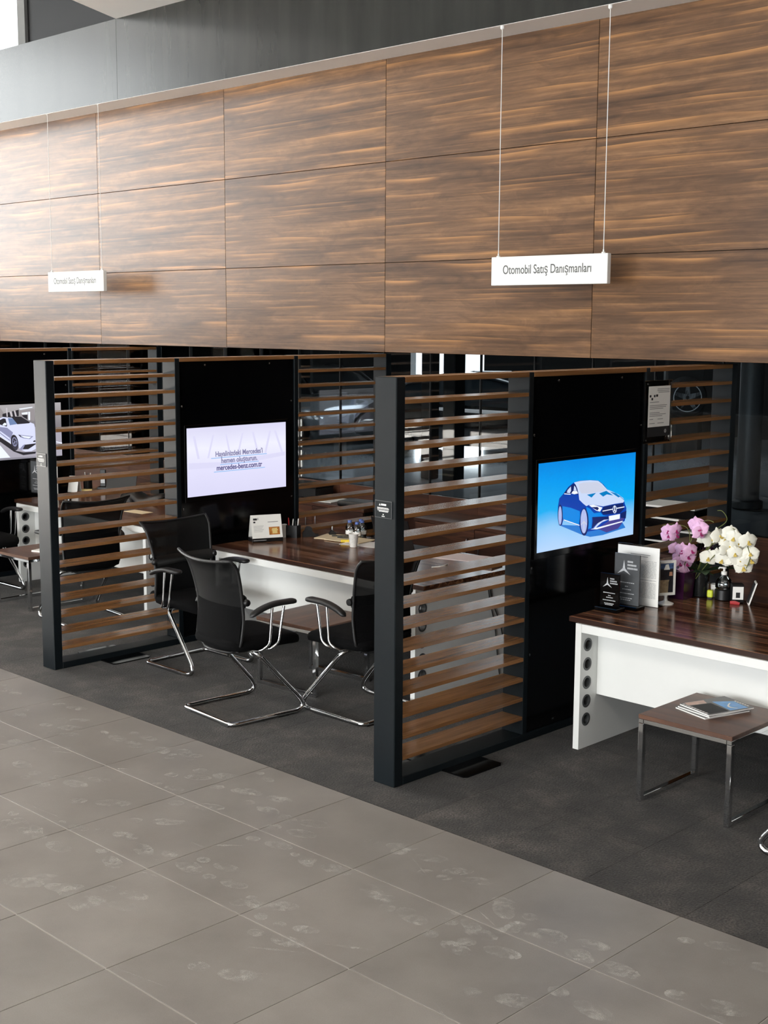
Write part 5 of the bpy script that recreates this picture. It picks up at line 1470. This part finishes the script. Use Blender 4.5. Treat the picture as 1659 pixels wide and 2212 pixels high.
bag = MB().grid(lambda u, v: ((2 * u - 1) * 0.24 * math.sin(PI * min(.97, max(.03, v))) ** .25, 0.0 + 0.13 * math.cos(PI * v) + 0.02 * math.sin(9 * u), 0.004 + 0.12 * math.sin(PI * v) * (0.7 + 0.3 * math.sin(u * 7 + 1)) * math.sin(PI * min(.95, max(.05, u))) ** .3), 24, 16).build('soft_bag', 'bag_black', smooth=60)
bag.location = (-5.22, 2.20, ZT); bag.rotation_euler = (0, 0, 0.3)
tag(bag, 'crumpled black soft bag on the far left desk', 'bag')
flat('paper_sheet', -4.76, 1.79, 0.1, 0.24, 0.12, 0.002, 'paper_cream', 'cream slip on the right end of the far left desk', 'paper')
flat('magazine', -5.12, 1.16, 0.3, 0.2, 0.27, 0.012, 'paper', 'pale magazine on the far left side table', 'magazine', 0.4503)

# ------------------------------------------------------------------ showroom behind the glass


def make_car(loc, rz, paint, label):
    t = thing('car', label, 'car', loc, rz, 'cars in the showroom behind the glass')
    st = [(-2.35, .45, .62, .70), (-2.28, .30, .80, .84), (-2.0, .24, .96, .90), (-1.4, .22, 1.02, .92), (-0.5, .20, .98, .92), (0.6, .20, .96, .92), (1.3, .22, .93, .91), (1.95, .26, .82, .86), (2.25, .32, .70, .76), (2.35, .42, .58, .62)]
    g = MB(); n = 16
    for (x, zb, zt, w) in st:
        for k in range(n):
            a = 2 * PI * k / n
            c, s = math.cos(a), math.sin(a)
            g.v.append((x, math.copysign(abs(c) ** .45, c) * w * (1 - 0.06 * max(0, s)), (zb + zt) / 2 + math.copysign(abs(s) ** .5, s) * (zt - zb) / 2))
    for i in range(len(st) - 1):
        for k in range(n):
            l = (k + 1) % n
            g.f.append((i * n + k, i * n + l, (i + 1) * n + l, (i + 1) * n + k)); g.m.append(0)
    g.f += [tuple(range(n)), tuple((len(st) - 1) * n + k for k in range(n))]; g.m += [0, 0]
    g.build('body_shell', paint, t, smooth=50)
    cab = [(-1.95, .98, 1.0, .74), (-1.3, .96, 1.30, .72), (-0.6, .94, 1.44, .68), (0.1, .93, 1.45, .68), (0.6, .92, 1.34, .70), (1.35, .90, .94, .76)]
    g = MB()
    for (x, zb, zt, w) in cab:
        g.v += [(x, -w - .08, zb), (x, w + .08, zb), (x, w - .06, zt), (x, -w + .06, zt)]
    for i in range(len(cab) - 1):
        for k in range(4):
            l = (k + 1) % 4
            g.f.append((i * 4 + k, i * 4 + l, (i + 1) * 4 + l, (i + 1) * 4 + k)); g.m.append(0)
    g.f += [(0, 1, 2, 3), (20, 21, 22, 23)]; g.m += [0, 0]
    g.build('window_glass', 'car_glass', t, smooth=30)
    r = MB()
    r.grid(lambda u, v: (-1.35 + 1.85 * v, (2 * u - 1) * .66, 1.31 + .16 * math.sin(PI * min(1, .25 + v * .62)) - .03 * (2 * u - 1) ** 2), 6, 10)
    r.build('roof', paint, t, smooth=60)
    for sy in (-1, 1):
        MB().tube([(-1.95, sy * .80, 1.0), (-1.3, sy * .70, 1.31), (-0.6, sy * .66, 1.455), (0.1, sy * .66, 1.465), (0.6, sy * .68, 1.35), (1.35, sy * .82, .95)], 0.022, 6).build('roof_rail', 'steel', t)
        MB().lathe([(0.01, -.06), (.05, -.05), (.06, .03), (.01, .06)], (0.85, sy * 1.0, 1.0), 10, 'x').build('wing_mirror', paint, t, smooth=50)
        MB().lathe([(0.01, 0), (.10, .01), (.09, .05), (.01, .07)], (2.2, sy * .6, .66), 12, 'x').build('headlamp', 'lamp_lens', t, smooth=50)
        for x in (-1.45, 1.45):
            w = MB().lathe([(.22, -.11), (.31, -.10), (.335, -.06), (.335, .06), (.31, .10), (.22, .11)], (x, sy * .84, .335), 26, 'y').build('wheel', 'tyre', t, smooth=40)
            h = MB()
            for k in range(5):
                a = 2 * PI * k / 5 + PI / 2
                c, s = math.cos(a), math.sin(a)
                h.prism([(x + .03 * c - .03 * s, .335 + .03 * s + .03 * c), (x + .03 * c + .03 * s, .335 + .03 * s - .03 * c), (x + .215 * c + .02 * s, .335 + .215 * s - .02 * c), (x + .215 * c - .02 * s, .335 + .215 * s + .02 * c)], 'y', sy * .84 + sy * .085, sy * .84 + sy * .115)
            h.build('rim_spokes', 'steel', w)
    return t


make_car((-10.4, 13.2, 0), 0.3, 'car_black', 'black car behind the glass above the near partition')
make_car((-15.6, 13.4, 0), 2.9, 'car_silver', 'pale car behind the glass above the middle partition')

t = thing('display_wheel', 'alloy wheel with black tyre on a dark display stand behind the glass', 'wheel display', (-8.2, 16, 0), PI / 4)
MB().box(-0.35, 0.35, 0.14, 0.3, 0.0, 1.55, 0.01).build('stand', 'dark_wall', t)
MB().box(-0.2, 0.2, -0.15, 0.139, 0.0, 0.66, 0.01).build('plinth', 'dark_wall', t)
w = MB().lathe([(.25, -.11), (.33, -.10), (.37, -.05), (.37, .07), (.33, .12), (.25, .12)], (0, 0, 1.035), 36, 'y').build('tyre', 'tyre', t, smooth=40)
MB().lathe([(.24, -.115), (.255, -.115), (.255, .1), (.24, .1)], (0, 0, 1.035), 36, 'y', cap=False).build('rim', 'rim_silver', t, smooth=40)
for k in range(5):
    a = 2 * PI * k / 5 + PI / 2; c, s = math.cos(a), math.sin(a)
    MB().prism([(.03 * c - .05 * s, 1.035 + .03 * s + .05 * c), (.03 * c + .05 * s, 1.035 + .03 * s - .05 * c), (.24 * c + .028 * s, 1.035 + .24 * s - .028 * c), (.24 * c - .028 * s, 1.035 + .24 * s + .028 * c)], 'y', -.11, -.08).build('spoke', 'rim_silver', t)

for (x, w, lab, star) in ((-22.1, 1.7, 'dark blue picture board with white starburst behind the glass, left one', 1), (-20.35, 1.05, 'dark blue picture board with a pale corner behind the glass, right one', 0)):
    t = thing('picture_board', lab, 'picture board', (x, 16, 0), PI / 4, 'blue picture boards in the showroom')
    MB().box(-w / 2, w / 2, 0, 0.06, 0.9, 2.1, 0.005).build('board', 'poster_blue', t)
    for sx in (-1, 1):
        MB().box(sx * (w / 2 - 0.1) - 0.03, sx * (w / 2 - 0.1) + 0.03, 0.061, 0.1, 0, 1.6).build('leg', 'steel', t)
    g = MB()
    if star:
        for (cx, cz_, r0) in ((0.0, 1.62, 0.4), (0.75, 1.5, 0.35)):
            for k in range(14):
                a = 2 * PI * k / 14 + .1; r = r0 * random.uniform(.7, 1.1); c, s = math.cos(a), math.sin(a)
                if abs(cx + r * c) > w / 2:
                    continue
                g.add([(cx - .016 * s, -.002, cz_ + .016 * c), (cx + .016 * s, -.002, cz_ - .016 * c), (cx + r * c, -.002, cz_ + r * s)], [(0, 1, 2)])
    else:
        g.add([(-w / 2, -.002, 1.75), (-w / 2, -.002, 1.4), (-w / 2 + .2, -.002, 1.75)], [(0, 1, 2)])
        g.add([(-.2, -.002, 1.3), (-.1, -.002, 1.3), (.45, -.002, 1.75), (.3, -.002, 1.75)], [(0, 1, 2, 3)])
    g.build('print', 'poster_light', t, recalc=False)
